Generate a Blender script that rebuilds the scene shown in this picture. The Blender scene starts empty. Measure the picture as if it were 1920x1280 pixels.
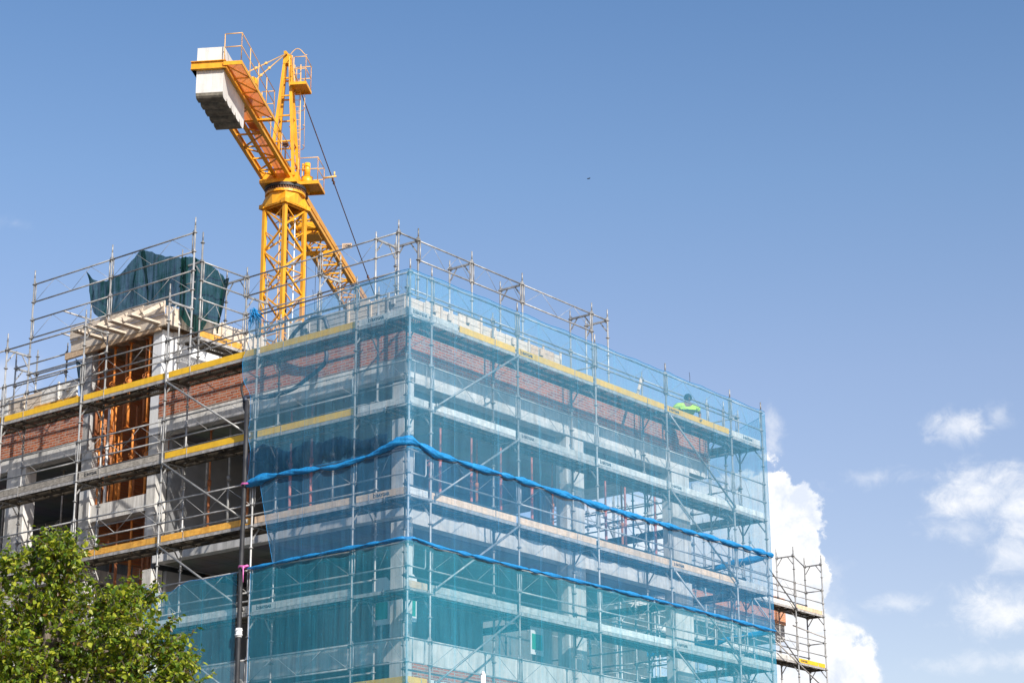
import bpy, math, random
from mathutils import Vector, Matrix, noise
PI=math.pi
R=random.Random(7)
sc=bpy.context.scene
col=sc.collection
V=Vector
# ---------------------------------------------------------------- materials
def newmat(name):
    m=bpy.data.materials.new(name); m.use_nodes=True
    return m,m.node_tree,m.node_tree.nodes['Principled BSDF'],m.node_tree.nodes,m.node_tree.links
def nd(nt,t,**k):
    n=nt.nodes.new(t)
    for a,b in k.items():
        if a in n.inputs.keys() if False else False: pass
        setattr(n,a,b)
    return n
def noise_mat(name,c1,c2,scale=3,rough=.7,detail=6,metal=0,bump=0.0,bscale=60,coord='Object',stretch=(1,1,1),lo=.35,hi=.65,spec=.5,rnd=.10,streak=0):
    m,nt,b,N,L=newmat(name)
    tc=N.new('ShaderNodeTexCoord'); mp=N.new('ShaderNodeMapping'); mp.inputs['Scale'].default_value=stretch
    L.new(tc.outputs[coord],mp.inputs[0])
    n=N.new('ShaderNodeTexNoise'); n.inputs['Scale'].default_value=scale; n.inputs['Detail'].default_value=detail; n.inputs['Roughness'].default_value=.65
    L.new(mp.outputs[0],n.inputs['Vector'])
    r=N.new('ShaderNodeValToRGB'); r.color_ramp.elements[0].position=lo; r.color_ramp.elements[1].position=hi
    r.color_ramp.elements[0].color=(*c1,1); r.color_ramp.elements[1].color=(*c2,1)
    L.new(n.outputs['Fac'],r.inputs[0])
    oi=N.new('ShaderNodeObjectInfo'); mr=N.new('ShaderNodeMapRange'); mr.inputs['To Min'].default_value=1-rnd; mr.inputs['To Max'].default_value=1+rnd*.7; L.new(oi.outputs['Random'],mr.inputs['Value'])
    vm=N.new('ShaderNodeVectorMath'); vm.operation='SCALE'; L.new(r.outputs[0],vm.inputs[0]); L.new(mr.outputs[0],vm.inputs['Scale'])
    last=vm.outputs[0]
    if streak:
        m5=N.new('ShaderNodeMapping'); m5.inputs['Scale'].default_value=(7,7,.7); L.new(tc.outputs[coord],m5.inputs[0])
        n5=N.new('ShaderNodeTexNoise'); n5.inputs['Scale'].default_value=1; n5.inputs['Detail'].default_value=6; n5.inputs['Roughness'].default_value=.7; L.new(m5.outputs[0],n5.inputs['Vector'])
        r5=N.new('ShaderNodeMapRange'); r5.inputs['From Min'].default_value=.36; r5.inputs['From Max'].default_value=.56; r5.inputs['To Min'].default_value=1-streak; r5.inputs['To Max'].default_value=1; L.new(n5.outputs['Fac'],r5.inputs['Value'])
        v5=N.new('ShaderNodeVectorMath'); v5.operation='SCALE'; L.new(last,v5.inputs[0]); L.new(r5.outputs[0],v5.inputs['Scale']); last=v5.outputs[0]
    L.new(last,b.inputs['Base Color'])
    b.inputs['Roughness'].default_value=rough; b.inputs['Metallic'].default_value=metal
    b.inputs['Specular IOR Level'].default_value=spec
    if bump:
        n2=N.new('ShaderNodeTexNoise'); n2.inputs['Scale'].default_value=bscale; n2.inputs['Detail'].default_value=3
        L.new(mp.outputs[0],n2.inputs['Vector'])
        bp=N.new('ShaderNodeBump'); bp.inputs['Strength'].default_value=bump; bp.inputs['Distance'].default_value=.02
        L.new(n2.outputs['Fac'],bp.inputs['Height']); L.new(bp.outputs[0],b.inputs['Normal'])
    return m
M={}
M['galv']=noise_mat('galvanised_steel',(.27,.265,.255),(.46,.45,.43),scale=5,rough=.5,metal=.35,bump=.15,streak=0.3,rnd=.28)
M['under']=noise_mat('shade_toned_deck_underside',(.035,.026,.016),(.13,.10,.065),scale=5,rough=.8,bump=.3,lo=.35,hi=.75)  # plank undersides coloured dark to deepen the shade below the decks
M['galv2']=noise_mat('worn_galvanised_steel',(.22,.20,.17),(.50,.47,.44),scale=9,rough=.6,metal=.25,bump=.2,lo=.3,hi=.6)
M['crane']=noise_mat('crane_yellow_paint',(.74,.32,.012),(.84,.40,.02),scale=2.5,rough=.42,bump=.05,bscale=20,streak=0.18)
M['crane_rail']=noise_mat('crane_rail_paint',(.74,.40,.10),(.86,.50,.14),scale=6,rough=.5)
M['crane_dark']=noise_mat('brown_greased_steel',(.05,.02,.01),(.16,.07,.03),scale=6,rough=.6)
M['black']=noise_mat('black_rubber',(.012,.012,.014),(.03,.03,.033),scale=6,rough=.6)
M['conc_white']=noise_mat('pale_cast_concrete',(.54,.52,.48),(.72,.69,.65),scale=2.2,rough=.85,bump=.2,streak=0.3)
M['cw']=noise_mat('white_cast_counterweight',(.60,.575,.53),(.70,.67,.62),scale=2.2,rough=.85,bump=.2,streak=0.15)
M['cwd']=noise_mat('shade_tinted_counterweight',(.10,.09,.07),(.26,.23,.18),scale=4,rough=.9,bump=.3)  # dark tone stands in for shade under the blocks
M['conc']=noise_mat('grey_concrete',(.33,.32,.31),(.52,.50,.48),scale=1.6,rough=.9,bump=.35,bscale=40,lo=.3,hi=.7,streak=0.35)
M['conc_dark']=noise_mat('shade_toned_concrete',(.11,.11,.108),(.19,.19,.185),scale=1.1,rough=.9,bump=.3,lo=.35,hi=.65,streak=0.35)  # concrete darkened to put interior shade into the wall colour
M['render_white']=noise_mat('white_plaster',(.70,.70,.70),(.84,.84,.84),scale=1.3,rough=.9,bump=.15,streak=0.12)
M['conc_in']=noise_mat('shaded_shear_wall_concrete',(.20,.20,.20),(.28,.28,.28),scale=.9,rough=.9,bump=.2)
M['wood']=noise_mat('pale_formwork_board',(.46,.37,.28),(.66,.56,.45),scale=6,rough=.8,stretch=(1,1,6),bump=.3,bscale=30)
M['wood_tan']=noise_mat('tan_plank',(.40,.27,.16),(.66,.48,.32),scale=5,rough=.8,stretch=(3,3,8),bump=.3,bscale=30)
M['wood_grey']=noise_mat('weathered_grey_board',(.24,.21,.17),(.50,.45,.38),scale=7,rough=.85,stretch=(1.5,1.5,8),bump=.4,bscale=40,streak=0.3,rnd=.28)
M['yellow']=noise_mat('yellow_toe_board_paint',(.78,.43,.015),(.88,.52,.02),scale=3,rough=.55,stretch=(1,1,5),bump=.1,bscale=30,streak=0.15)
M['orange']=noise_mat('worn_orange_board_paint',(.62,.27,.03),(.78,.42,.07),scale=7,rough=.65,stretch=(1,1,4),bump=.2,bscale=30,streak=0.3,rnd=.28)
M['tan']=noise_mat('faded_tan_board',(.66,.44,.26),(.82,.60,.40),scale=7,rough=.75,stretch=(1,1,4),bump=.2,bscale=30,streak=0.25,rnd=.28)
M['pale']=noise_mat('pale_grey_board',(.50,.48,.43),(.74,.71,.65),scale=7,rough=.8,stretch=(1,1,4),bump=.2,bscale=30,streak=0.3,rnd=.28)
M['prop_orange']=noise_mat('rusty_orange_prop',(.50,.13,.02),(.80,.28,.05),scale=11,rough=.65,bump=.2,lo=.3,hi=.6)
M['rust']=noise_mat('dark_rusty_prop',(.28,.085,.03),(.46,.17,.06),scale=11,rough=.8,bump=.2)
M['prop_red']=noise_mat('red_painted_prop',(.45,.10,.07),(.66,.26,.20),scale=9,rough=.65)
M['ink']=noise_mat('stencil_ink',(.03,.03,.035),(.06,.06,.06),scale=20,rough=.8)
M['rollnet']=noise_mat('rolled_blue_netting',(.004,.15,.42),(.015,.30,.62),scale=9,rough=.55,stretch=(3,3,1),bump=.8,bscale=18,lo=.3,hi=.7)
M['hose']=noise_mat('blue_black_hose',(.02,.03,.05),(.05,.06,.09),scale=8,rough=.5)
M['pink']=noise_mat('pink_tape',(.75,.12,.45),(.85,.25,.55),scale=12,rough=.6)
M['asphalt']=noise_mat('asphalt',(.04,.04,.04),(.065,.065,.062),scale=.8,rough=.9,bump=.3)
M['bark']=noise_mat('grey_brown_bark',(.06,.045,.035),(.20,.16,.12),scale=9,rough=.95,stretch=(3,3,.6),bump=.8,bscale=20)
M['skin']=noise_mat('tanned_skin',(.22,.12,.08),(.30,.17,.11),scale=8,rough=.6)
M['hair']=noise_mat('black_hair',(.01,.009,.008),(.03,.025,.02),scale=30,rough=.6)
M['hivis']=noise_mat('hi_vis_fabric',(.50,.85,.02),(.62,.95,.06),scale=5,rough=.8,bump=.5,bscale=14)
M['trouser']=noise_mat('dark_work_trousers',(.03,.035,.05),(.05,.06,.08),scale=5,rough=.9)
M['green_sign']=noise_mat('green_poster',(.0,.22,.12),(.02,.30,.17),scale=5,rough=.6)
M['white_paint']=noise_mat('white_paint',(.74,.74,.73),(.82,.82,.80),scale=3,rough=.5)
M['glass_dark']=noise_mat('dark_window_glass',(.02,.03,.04),(.05,.06,.07),scale=1,rough=.1)

def brick_mat(name,axis,c1,c2,mort):
    m,nt,b,N,L=newmat(name)
    tc=N.new('ShaderNodeTexCoord'); sp=N.new('ShaderNodeSeparateXYZ'); cb=N.new('ShaderNodeCombineXYZ')
    L.new(tc.outputs['Object'],sp.inputs[0]); L.new(sp.outputs[axis],cb.inputs[0]); L.new(sp.outputs[2],cb.inputs[1])
    n0=N.new('ShaderNodeTexNoise'); n0.inputs['Scale'].default_value=5; L.new(cb.outputs[0],n0.inputs['Vector'])
    va=N.new('ShaderNodeMixRGB'); va.blend_type='LINEAR_LIGHT'; va.inputs[0].default_value=.012
    L.new(cb.outputs[0],va.inputs[1]); L.new(n0.outputs['Color'],va.inputs[2])
    br=N.new('ShaderNodeTexBrick'); L.new(va.outputs[0],br.inputs['Vector'])
    br.inputs['Scale'].default_value=1; br.inputs['Brick Width'].default_value=.25; br.inputs['Row Height'].default_value=.068
    br.inputs['Mortar Size'].default_value=.012; br.inputs['Mortar Smooth'].default_value=.3; br.inputs['Bias'].default_value=-.1
    br.inputs['Color1'].default_value=(*c1,1); br.inputs['Color2'].default_value=(*c2,1); br.inputs['Mortar'].default_value=(*mort,1)
    n=N.new('ShaderNodeTexNoise'); n.inputs['Scale'].default_value=6; n.inputs['Detail'].default_value=6; n.inputs['Roughness'].default_value=.7
    L.new(cb.outputs[0],n.inputs['Vector'])
    r=N.new('ShaderNodeValToRGB'); r.color_ramp.elements[0].position=.50; r.color_ramp.elements[1].position=.66
    r.color_ramp.elements[0].color=(0,0,0,1); r.color_ramp.elements[1].color=(.75,.75,.75,1)
    L.new(n.outputs['Fac'],r.inputs[0])
    mx=N.new('ShaderNodeMixRGB'); L.new(r.outputs[0],mx.inputs[0]); L.new(br.outputs['Color'],mx.inputs[1]); mx.inputs[2].default_value=(mort[0]*.95,mort[1]*.9,mort[2]*.9,1)
    L.new(mx.outputs[0],b.inputs['Base Color']); b.inputs['Roughness'].default_value=.9
    bp=N.new('ShaderNodeBump'); bp.inputs['Strength'].default_value=.7; bp.inputs['Distance'].default_value=.015; bp.invert=True
    L.new(br.outputs['Fac'],bp.inputs['Height']); L.new(bp.outputs[0],b.inputs['Normal'])
    return m
M['brickx']=brick_mat('red_brick_side',1,(.50,.125,.035),(.25,.05,.018),(.42,.34,.28))
M['bricky']=brick_mat('red_brick_front',0,(.50,.125,.035),(.25,.05,.018),(.42,.34,.28))
M['brickfar']=brick_mat('orange_brick_front',0,(.62,.20,.07),(.52,.15,.05),(.50,.36,.26))
M['brickin']=brick_mat('orange_inner_brick',1,(.55,.20,.07),(.45,.13,.04),(.40,.22,.12))
# ceiling with formwork imprint
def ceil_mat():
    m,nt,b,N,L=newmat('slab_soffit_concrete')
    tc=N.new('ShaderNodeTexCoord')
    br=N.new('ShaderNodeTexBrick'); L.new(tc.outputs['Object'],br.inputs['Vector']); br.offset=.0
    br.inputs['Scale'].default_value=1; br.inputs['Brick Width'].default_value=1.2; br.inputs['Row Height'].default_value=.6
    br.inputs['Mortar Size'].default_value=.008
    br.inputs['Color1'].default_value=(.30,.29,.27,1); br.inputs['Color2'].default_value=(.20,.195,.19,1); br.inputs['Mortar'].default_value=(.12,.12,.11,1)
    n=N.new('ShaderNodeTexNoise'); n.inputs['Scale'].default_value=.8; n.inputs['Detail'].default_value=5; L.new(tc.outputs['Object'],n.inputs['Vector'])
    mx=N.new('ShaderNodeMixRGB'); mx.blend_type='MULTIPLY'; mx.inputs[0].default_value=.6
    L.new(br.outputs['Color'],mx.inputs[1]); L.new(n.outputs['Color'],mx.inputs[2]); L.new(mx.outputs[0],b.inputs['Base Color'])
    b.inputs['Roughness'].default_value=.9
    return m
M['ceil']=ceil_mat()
# perforated steel deck sheet: rows of slots
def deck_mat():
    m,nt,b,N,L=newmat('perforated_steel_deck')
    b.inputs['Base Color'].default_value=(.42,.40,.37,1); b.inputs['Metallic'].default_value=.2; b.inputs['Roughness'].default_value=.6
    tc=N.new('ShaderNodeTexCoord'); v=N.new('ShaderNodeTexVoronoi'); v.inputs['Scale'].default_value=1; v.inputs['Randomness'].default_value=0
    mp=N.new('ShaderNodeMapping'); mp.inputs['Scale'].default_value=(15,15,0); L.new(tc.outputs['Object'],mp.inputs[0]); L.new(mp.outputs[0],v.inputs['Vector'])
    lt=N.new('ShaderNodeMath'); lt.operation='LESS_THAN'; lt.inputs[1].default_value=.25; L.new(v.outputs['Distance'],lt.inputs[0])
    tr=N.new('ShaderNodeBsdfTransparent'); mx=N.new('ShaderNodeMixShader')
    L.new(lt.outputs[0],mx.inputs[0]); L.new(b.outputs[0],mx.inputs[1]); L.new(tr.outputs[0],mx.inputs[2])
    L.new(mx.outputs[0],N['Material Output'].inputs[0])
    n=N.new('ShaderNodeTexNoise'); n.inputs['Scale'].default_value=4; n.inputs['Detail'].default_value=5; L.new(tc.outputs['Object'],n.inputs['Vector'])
    r=N.new('ShaderNodeValToRGB'); r.color_ramp.elements[0].color=(.035,.026,.017,1); r.color_ramp.elements[1].color=(.14,.11,.07,1); r.color_ramp.elements[0].position=.35; r.color_ramp.elements[1].position=.62  # sheet darkened too, so its underside reads as shaded
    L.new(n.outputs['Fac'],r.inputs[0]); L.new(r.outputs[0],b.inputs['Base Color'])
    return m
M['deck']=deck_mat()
def net_mat(name,colr,op,tcol,var=.12,weave=True,fold=4.0):
    m,nt,b,N,L=newmat(name); N.remove(b)
    out=N['Material Output']
    tc=N.new('ShaderNodeTexCoord')
    n=N.new('ShaderNodeTexNoise'); n.inputs['Scale'].default_value=1.3; n.inputs['Detail'].default_value=6; n.inputs['Roughness'].default_value=.7
    L.new(tc.outputs['Object'],n.inputs['Vector'])
    mp=N.new('ShaderNodeMapping'); mp.inputs['Scale'].default_value=(fold*2,fold*2,.35); L.new(tc.outputs['Object'],mp.inputs[0])
    n2=N.new('ShaderNodeTexNoise'); n2.inputs['Scale'].default_value=1.; n2.inputs['Detail'].default_value=5; L.new(mp.outputs[0],n2.inputs['Vector'])
    ad=N.new('ShaderNodeMath'); ad.operation='ADD'; L.new(n.outputs['Fac'],ad.inputs[0]); L.new(n2.outputs['Fac'],ad.inputs[1])
    mr=N.new('ShaderNodeMapRange'); mr.inputs['From Min'].default_value=.7; mr.inputs['From Max'].default_value=1.3
    mr.inputs['To Min'].default_value=op-var; mr.inputs['To Max'].default_value=op+var; L.new(ad.outputs[0],mr.inputs['Value'])
    # fibre specks (small clogged cells and pulled threads)
    mp3=N.new('ShaderNodeMapping'); mp3.inputs['Scale'].default_value=(22,22,7); L.new(tc.outputs['Object'],mp3.inputs[0])
    n3=N.new('ShaderNodeTexNoise'); n3.inputs['Scale'].default_value=1.; n3.inputs['Detail'].default_value=2; L.new(mp3.outputs[0],n3.inputs['Vector'])
    m3=N.new('ShaderNodeMapRange'); m3.inputs['From Min'].default_value=.66; m3.inputs['From Max'].default_value=.76; m3.inputs['To Min'].default_value=0; m3.inputs['To Max'].default_value=.16
    L.new(n3.outputs['Fac'],m3.inputs['Value'])
    a2=N.new('ShaderNodeMath'); a2.operation='ADD'; L.new(mr.outputs[0],a2.inputs[0]); L.new(m3.outputs[0],a2.inputs[1])
    # overlaps every roll width, fine vertical weave streaks
    sx=N.new('ShaderNodeSeparateXYZ'); L.new(tc.outputs['Object'],sx.inputs[0])
    def mm(op,x,y=None):
        q=N.new('ShaderNodeMath'); q.operation=op
        for i,v in enumerate((x,y)):
            if v is None: continue
            if isinstance(v,(int,float)): q.inputs[i].default_value=v
            else: L.new(v,q.inputs[i])
        return q.outputs[0]
    ss=mm('SUBTRACT',sx.outputs[0],sx.outputs[1]); fr=mm('FRACT',mm('DIVIDE',mm('ADD',ss,mm('MULTIPLY',n.outputs['Fac'],.06)),1.53))
    seam=mm('MULTIPLY',mm('LESS_THAN',fr,.008),.12); lap=mm('MULTIPLY',mm('LESS_THAN',fr,.05),.05)
    fz=mm('FRACT',mm('DIVIDE',sx.outputs[2],.97)); sz=mm('MULTIPLY',mm('LESS_THAN',fz,.010),.10)
    m6=N.new('ShaderNodeMapping'); m6.inputs['Scale'].default_value=(34,34,.9); L.new(tc.outputs['Object'],m6.inputs[0])
    n6=N.new('ShaderNodeTexNoise'); n6.inputs['Scale'].default_value=1; n6.inputs['Detail'].default_value=3; L.new(m6.outputs[0],n6.inputs['Vector'])
    st6=mm('MULTIPLY',mm('SUBTRACT',n6.outputs['Fac'],.5),.22)
    a3=mm('ADD',mm('ADD',a2.outputs[0],seam),mm('ADD',lap,mm('ADD',sz,st6)))
    class _A: outputs=[a3]
    a2=_A
    df=N.new('ShaderNodeBsdfDiffuse'); df.inputs['Color'].default_value=(*colr,1)
    tl=N.new('ShaderNodeBsdfTranslucent'); tl.inputs['Color'].default_value=(*tcol,1)
    mx=N.new('ShaderNodeMixShader'); mx.inputs[0].default_value=.35; L.new(df.outputs[0],mx.inputs[1]); L.new(tl.outputs[0],mx.inputs[2])
    tr=N.new('ShaderNodeBsdfTransparent'); tr.inputs['Color'].default_value=(1,1,1,1)
    m2=N.new('ShaderNodeMixShader'); L.new(a2.outputs[0],m2.inputs[0]); L.new(tr.outputs[0],m2.inputs[1]); L.new(mx.outputs[0],m2.inputs[2])
    bp=N.new('ShaderNodeBump'); bp.inputs['Strength'].default_value=.5; bp.inputs['Distance'].default_value=.05; L.new(n2.outputs['Fac'],bp.inputs['Height'])
    L.new(bp.outputs[0],df.inputs['Normal']); L.new(m2.outputs[0],out.inputs[0])
    return m
M['net_up']=net_mat('upper_blue_netting',(.13,.43,.65),.33,(.16,.50,.76),var=.06)
M['net_mid']=net_mat('middle_blue_netting',(.09,.36,.64),.31,(.12,.44,.76),var=.06)
M['net_low']=net_mat('teal_netting',(.07,.44,.62),.35,(.10,.52,.74),var=.06)
M['net_fold']=net_mat('gathered_dark_blue_netting',(.015,.06,.13),.42,(.02,.08,.16),var=.22,fold=7)
M['net_fold2']=net_mat('folded_dark_green_netting',(.010,.03,.032),.93,(.01,.04,.05),var=.05)
M['net_green']=net_mat('dark_green_shade_netting',(.010,.045,.040),.88,(.02,.12,.13),var=.14)
M['leaf']=None
def grating():
    m,nt,b,N,L=newmat('orange_expanded_metal_grating')
    b.inputs['Base Color'].default_value=(.90,.44,.16,1); b.inputs['Roughness'].default_value=.6
    tl=N.new('ShaderNodeBsdfTranslucent'); tl.inputs[0].default_value=(.95,.46,.16,1); tr=N.new('ShaderNodeBsdfTransparent')
    tc=N.new('ShaderNodeTexCoord'); n=N.new('ShaderNodeTexNoise'); n.inputs['Scale'].default_value=2; L.new(tc.outputs['Object'],n.inputs['Vector'])
    m1=N.new('ShaderNodeMixShader'); m1.inputs[0].default_value=.55; L.new(b.outputs[0],m1.inputs[1]); L.new(tl.outputs[0],m1.inputs[2])
    mr=N.new('ShaderNodeMapRange'); mr.inputs['To Min'].default_value=.12; mr.inputs['To Max'].default_value=.30; L.new(n.outputs['Fac'],mr.inputs['Value'])
    m2=N.new('ShaderNodeMixShader'); L.new(mr.outputs[0],m2.inputs[0]); L.new(m1.outputs[0],m2.inputs[1]); L.new(tr.outputs[0],m2.inputs[2]); L.new(m2.outputs[0],N['Material Output'].inputs[0])
    return m
M['grating']=grating()
def leaf_mat():
    m,nt,b,N,L=newmat('glossy_green_leaf')
    oi=N.new('ShaderNodeNewGeometry')
    r=N.new('ShaderNodeValToRGB'); e=r.color_ramp.elements
    e[0].color=(.05,.085,.010,1); e[1].color=(.42,.43,.04,1); e[1].position=1
    k=r.color_ramp.elements.new(.55); k.color=(.17,.24,.02,1); k=r.color_ramp.elements.new(.04); k.color=(.20,.10,.03,1); k=r.color_ramp.elements.new(.08); k.color=(.05,.11,.012,1)
    L.new(oi.outputs['Random Per Island'],r.inputs[0]); L.new(r.outputs[0],b.inputs['Base Color'])
    b.inputs['Roughness'].default_value=.38
    tl=N.new('ShaderNodeBsdfTranslucent'); mxc=N.new('ShaderNodeMixRGB'); mxc.blend_type='MULTIPLY'; mxc.inputs[0].default_value=1
    L.new(r.outputs[0],mxc.inputs[1]); mxc.inputs[2].default_value=(1.75,1.6,.5,1); L.new(mxc.outputs[0],tl.inputs[0])
    ms=N.new('ShaderNodeMixShader'); ms.inputs[0].default_value=.38; L.new(b.outputs[0],ms.inputs[1]); L.new(tl.outputs[0],ms.inputs[2])
    L.new(ms.outputs[0],N['Material Output'].inputs[0])
    return m
M['leaf']=leaf_mat()
# ---------------------------------------------------------------- mesh helpers
class MB:
    def __init__(s): s.v=[];s.f=[]
    def add(s,vs,fs):
        o=len(s.v); s.v+= [tuple(p) for p in vs]; s.f+=[tuple(i+o for i in f) for f in fs]; return s
    def box(s,lo,hi):
        x0,y0,z0=lo;x1,y1,z1=hi
        return s.add([(x0,y0,z0),(x1,y0,z0),(x1,y1,z0),(x0,y1,z0),(x0,y0,z1),(x1,y0,z1),(x1,y1,z1),(x0,y1,z1)],
          [(0,3,2,1),(4,5,6,7),(0,1,5,4),(1,2,6,5),(2,3,7,6),(3,0,4,7)])
    def bar(s,a,b,w,h,up=(0,0,1)):
        a=V(a);b=V(b);d=(b-a).normalized();u=V(up)
        if abs(d.dot(u))>.97: u=V((0,1,0)) if abs(d.y)<.9 else V((1,0,0))
        r=d.cross(u).normalized();u=r.cross(d)
        vs=[p+r*(w/2*i)+u*(h/2*j) for p in (a,b) for i,j in ((-1,-1),(1,-1),(1,1),(-1,1))]
        return s.add(vs,[(0,1,2,3),(7,6,5,4),(0,4,5,1),(1,5,6,2),(2,6,7,3),(3,7,4,0)])
    def tube(s,a,b,r,n=8,r2=None,caps=True):
        a=V(a);b=V(b);d=(b-a).normalized();u=V((0,0,1)) if abs(d.z)<.9 else V((1,0,0))
        x=d.cross(u).normalized();y=x.cross(d); r2=r if r2 is None else r2
        vs=[p+(x*math.cos(2*PI*i/n)+y*math.sin(2*PI*i/n))*q for p,q in ((a,r),(b,r2)) for i in range(n)]
        fs=[(i,(i+1)%n,n+(i+1)%n,n+i) for i in range(n)]
        if caps: fs+=[tuple(range(n))[::-1],tuple(range(n,2*n))]
        return s.add(vs,fs)
    def path(s,pts,rad,n=8,caps=True):
        pts=[V(p) for p in pts]; k=len(pts); rr=rad if isinstance(rad,(list,tuple)) else [rad]*k
        vs=[];ref=None
        for i,p in enumerate(pts):
            d=(pts[min(i+1,k-1)]-pts[max(i-1,0)]).normalized()
            if ref is None: ref=V((0,0,1)) if abs(d.z)<.9 else V((1,0,0))
            x=(ref-d*ref.dot(d)).normalized(); ref=x; y=d.cross(x)
            vs+=[p+(x*math.cos(2*PI*j/n)+y*math.sin(2*PI*j/n))*rr[i] for j in range(n)]
        fs=[(i*n+j,i*n+(j+1)%n,(i+1)*n+(j+1)%n,(i+1)*n+j) for i in range(k-1) for j in range(n)]
        if caps: fs+=[tuple(range(n))[::-1],tuple(range((k-1)*n,k*n))]
        return s.add(vs,fs)
    def prism(s,poly,axis,a,b):
        # poly: list of 2D pts in remaining axes order
        def mk(p,q):
            if axis==0: return (q,p[0],p[1])
            if axis==1: return (p[0],q,p[1])
            return (p[0],p[1],q)
        n=len(poly); vs=[mk(p,a) for p in poly]+[mk(p,b) for p in poly]
        return s.add(vs,[tuple(range(n)),tuple(range(n,2*n))[::-1]]+[(i,n+i,n+(i+1)%n,(i+1)%n) for i in range(n)])
    def ring(s,c,r0,r1,z0,z1,n=32):
        vs=[]
        for (r,z) in ((r0,z0),(r1,z0),(r1,z1),(r0,z1)):
            vs+=[(c[0]+r*math.cos(2*PI*i/n),c[1]+r*math.sin(2*PI*i/n),z) for i in range(n)]
        fs=[]
        for k in range(4):
            a=k*n;b=((k+1)%4)*n
            fs+=[(a+i,a+(i+1)%n,b+(i+1)%n,b+i) for i in range(n)]
        return s.add(vs,fs)
OFF={}
def off(p):
    while p is not None:
        if p.name in OFF: return OFF[p.name]
        p=p.parent
    return V((0,0,0))
def obj(name,mb,mat,parent=None,smooth=False,bevel=0):
    if isinstance(mb,MB):
        me=bpy.data.meshes.new(name); o=off(parent) if parent is not None else V((0,0,0))
        vs=[(x-o.x,y-o.y,z-o.z) for x,y,z in mb.v] if o.length>0 else mb.v
        me.from_pydata(vs,[],mb.f); me.update()
        if smooth: me.polygons.foreach_set('use_smooth',[True]*len(me.polygons))
    else: me=mb
    if mat is not None:
        me.materials.clear(); me.materials.append(M[mat] if isinstance(mat,str) else mat)
    ob=bpy.data.objects.new(name,me); col.objects.link(ob)
    if parent is not None: ob.parent=parent
    if bevel:
        bv=ob.modifiers.new('bevel','BEVEL'); bv.width=bevel; bv.segments=2; bv.limit_method='ANGLE'
    return ob
def tag(o,label=None,cat=None,group=None,kind=None):
    if label: o['label']=label
    if cat: o['category']=cat
    if group: o['group']=group
    if kind: o['kind']=kind
    return o
def thing(name,label,cat,loc=(0,0,0),group=None,rz=0,world=True):
    o=bpy.data.objects.new(name,None); col.objects.link(o); o.location=loc; o.rotation_euler=(0,0,rz)
    o.empty_display_size=.3
    if world: OFF[o.name]=V(loc)
    return tag(o,label,cat,group)
def struct(name,mb,mat,smooth=False): return tag(obj(name,mb,mat,None,smooth),kind='structure')
def text_mesh(s,size,extr=.001,off_=0.0):
    cu=bpy.data.curves.new('t','FONT'); cu.body=s; cu.size=size; cu.extrude=extr; cu.offset=off_; cu.resolution_u=2
    cu.align_x='LEFT'
    ob=bpy.data.objects.new('t',cu); col.objects.link(ob)
    bpy.context.view_layer.update()
    me=bpy.data.meshes.new_from_object(ob.evaluated_get(bpy.context.evaluated_depsgraph_get()))
    bpy.data.objects.remove(ob); return [tuple(v.co) for v in me.vertices],[tuple(p.vertices) for p in me.polygons]
LOGO=text_mesh('BAYGAR',.095,.002,.004)
def logo_mb(org,dx,dz,out):
    """stencil: a round-cornered b mark followed by the word"""
    org=V(org);dx=V(dx);dz=V(dz);out=V(out); mb=MB()
    def tr(x,y,z): return org+dx*x+dz*y+out*z
    # b mark: stem + ring
    mb.add([tr(x,y,z) for z in (0,.003) for x,y in ((0,-.01),(.018,-.01),(.018,.10),(0,.10))],[(0,1,2,3),(4,5,6,7),(0,1,5,4),(1,2,6,5),(2,3,7,6),(3,0,4,7)])
    n=14; vs=[];
    for q,r in enumerate((.034,.019)):
        vs+=[tr(.045+r*math.cos(2*PI*i/n),.026+r*math.sin(2*PI*i/n),.003) for i in range(n)]
    mb.add(vs,[(i,(i+1)%n,n+(i+1)%n,n+i) for i in range(n)])
    mb.add([tr(x+.095,y,z+.002) for x,y,z in LOGO[0]],LOGO[1])
    return mb
# ---------------------------------------------------------------- scaffold kit
def pole(parent,x,y,z0,z1,top=True,r=.0242,phase=.8,mat='galv'):
    mb=MB(); mb.tube((x,y,z0),(x,y,z1-.12 if top else z1),r,10)
    if top: mb.tube((x,y,z1-.12),(x,y,z1+.10),r*.74,8)
    k=math.ceil((z0-phase)/.5)
    while phase+k*.5<=z1-.02:
        z=phase+k*.5
        if z>3.5:
            mb.tube((x,y,z-.006),(x,y,z+.006),.058,8)
            mb.tube((x,y,z-.03),(x,y,z+.03),.031,8)
        k+=1
    z=z0+2
    while z<z1: mb.tube((x,y,z-.06),(x,y,z-.045),.030,8); z+=2
    return obj('standard',mb,mat,parent,True)
def heads(mb,p,d):
    # wedge head where a ledger meets a rosette
    p=V(p);d=V(d).normalized()
    mb.bar(p+d*.028,p+d*.085,.034,.062)
    mb.bar(p+d*.052-V((0,0,.07)),p+d*.052+V((0,0,.075)),.008,.026)
def ledger(parent,a,b,r=.022,name='ledger'):
    a=V(a);b=V(b);d=(b-a).normalized();mb=MB(); mb.tube(a+d*.05,b-d*.05,r,8); heads(mb,a,d); heads(mb,b,-d)
    return obj(name,mb,'galv',parent,True)
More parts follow.
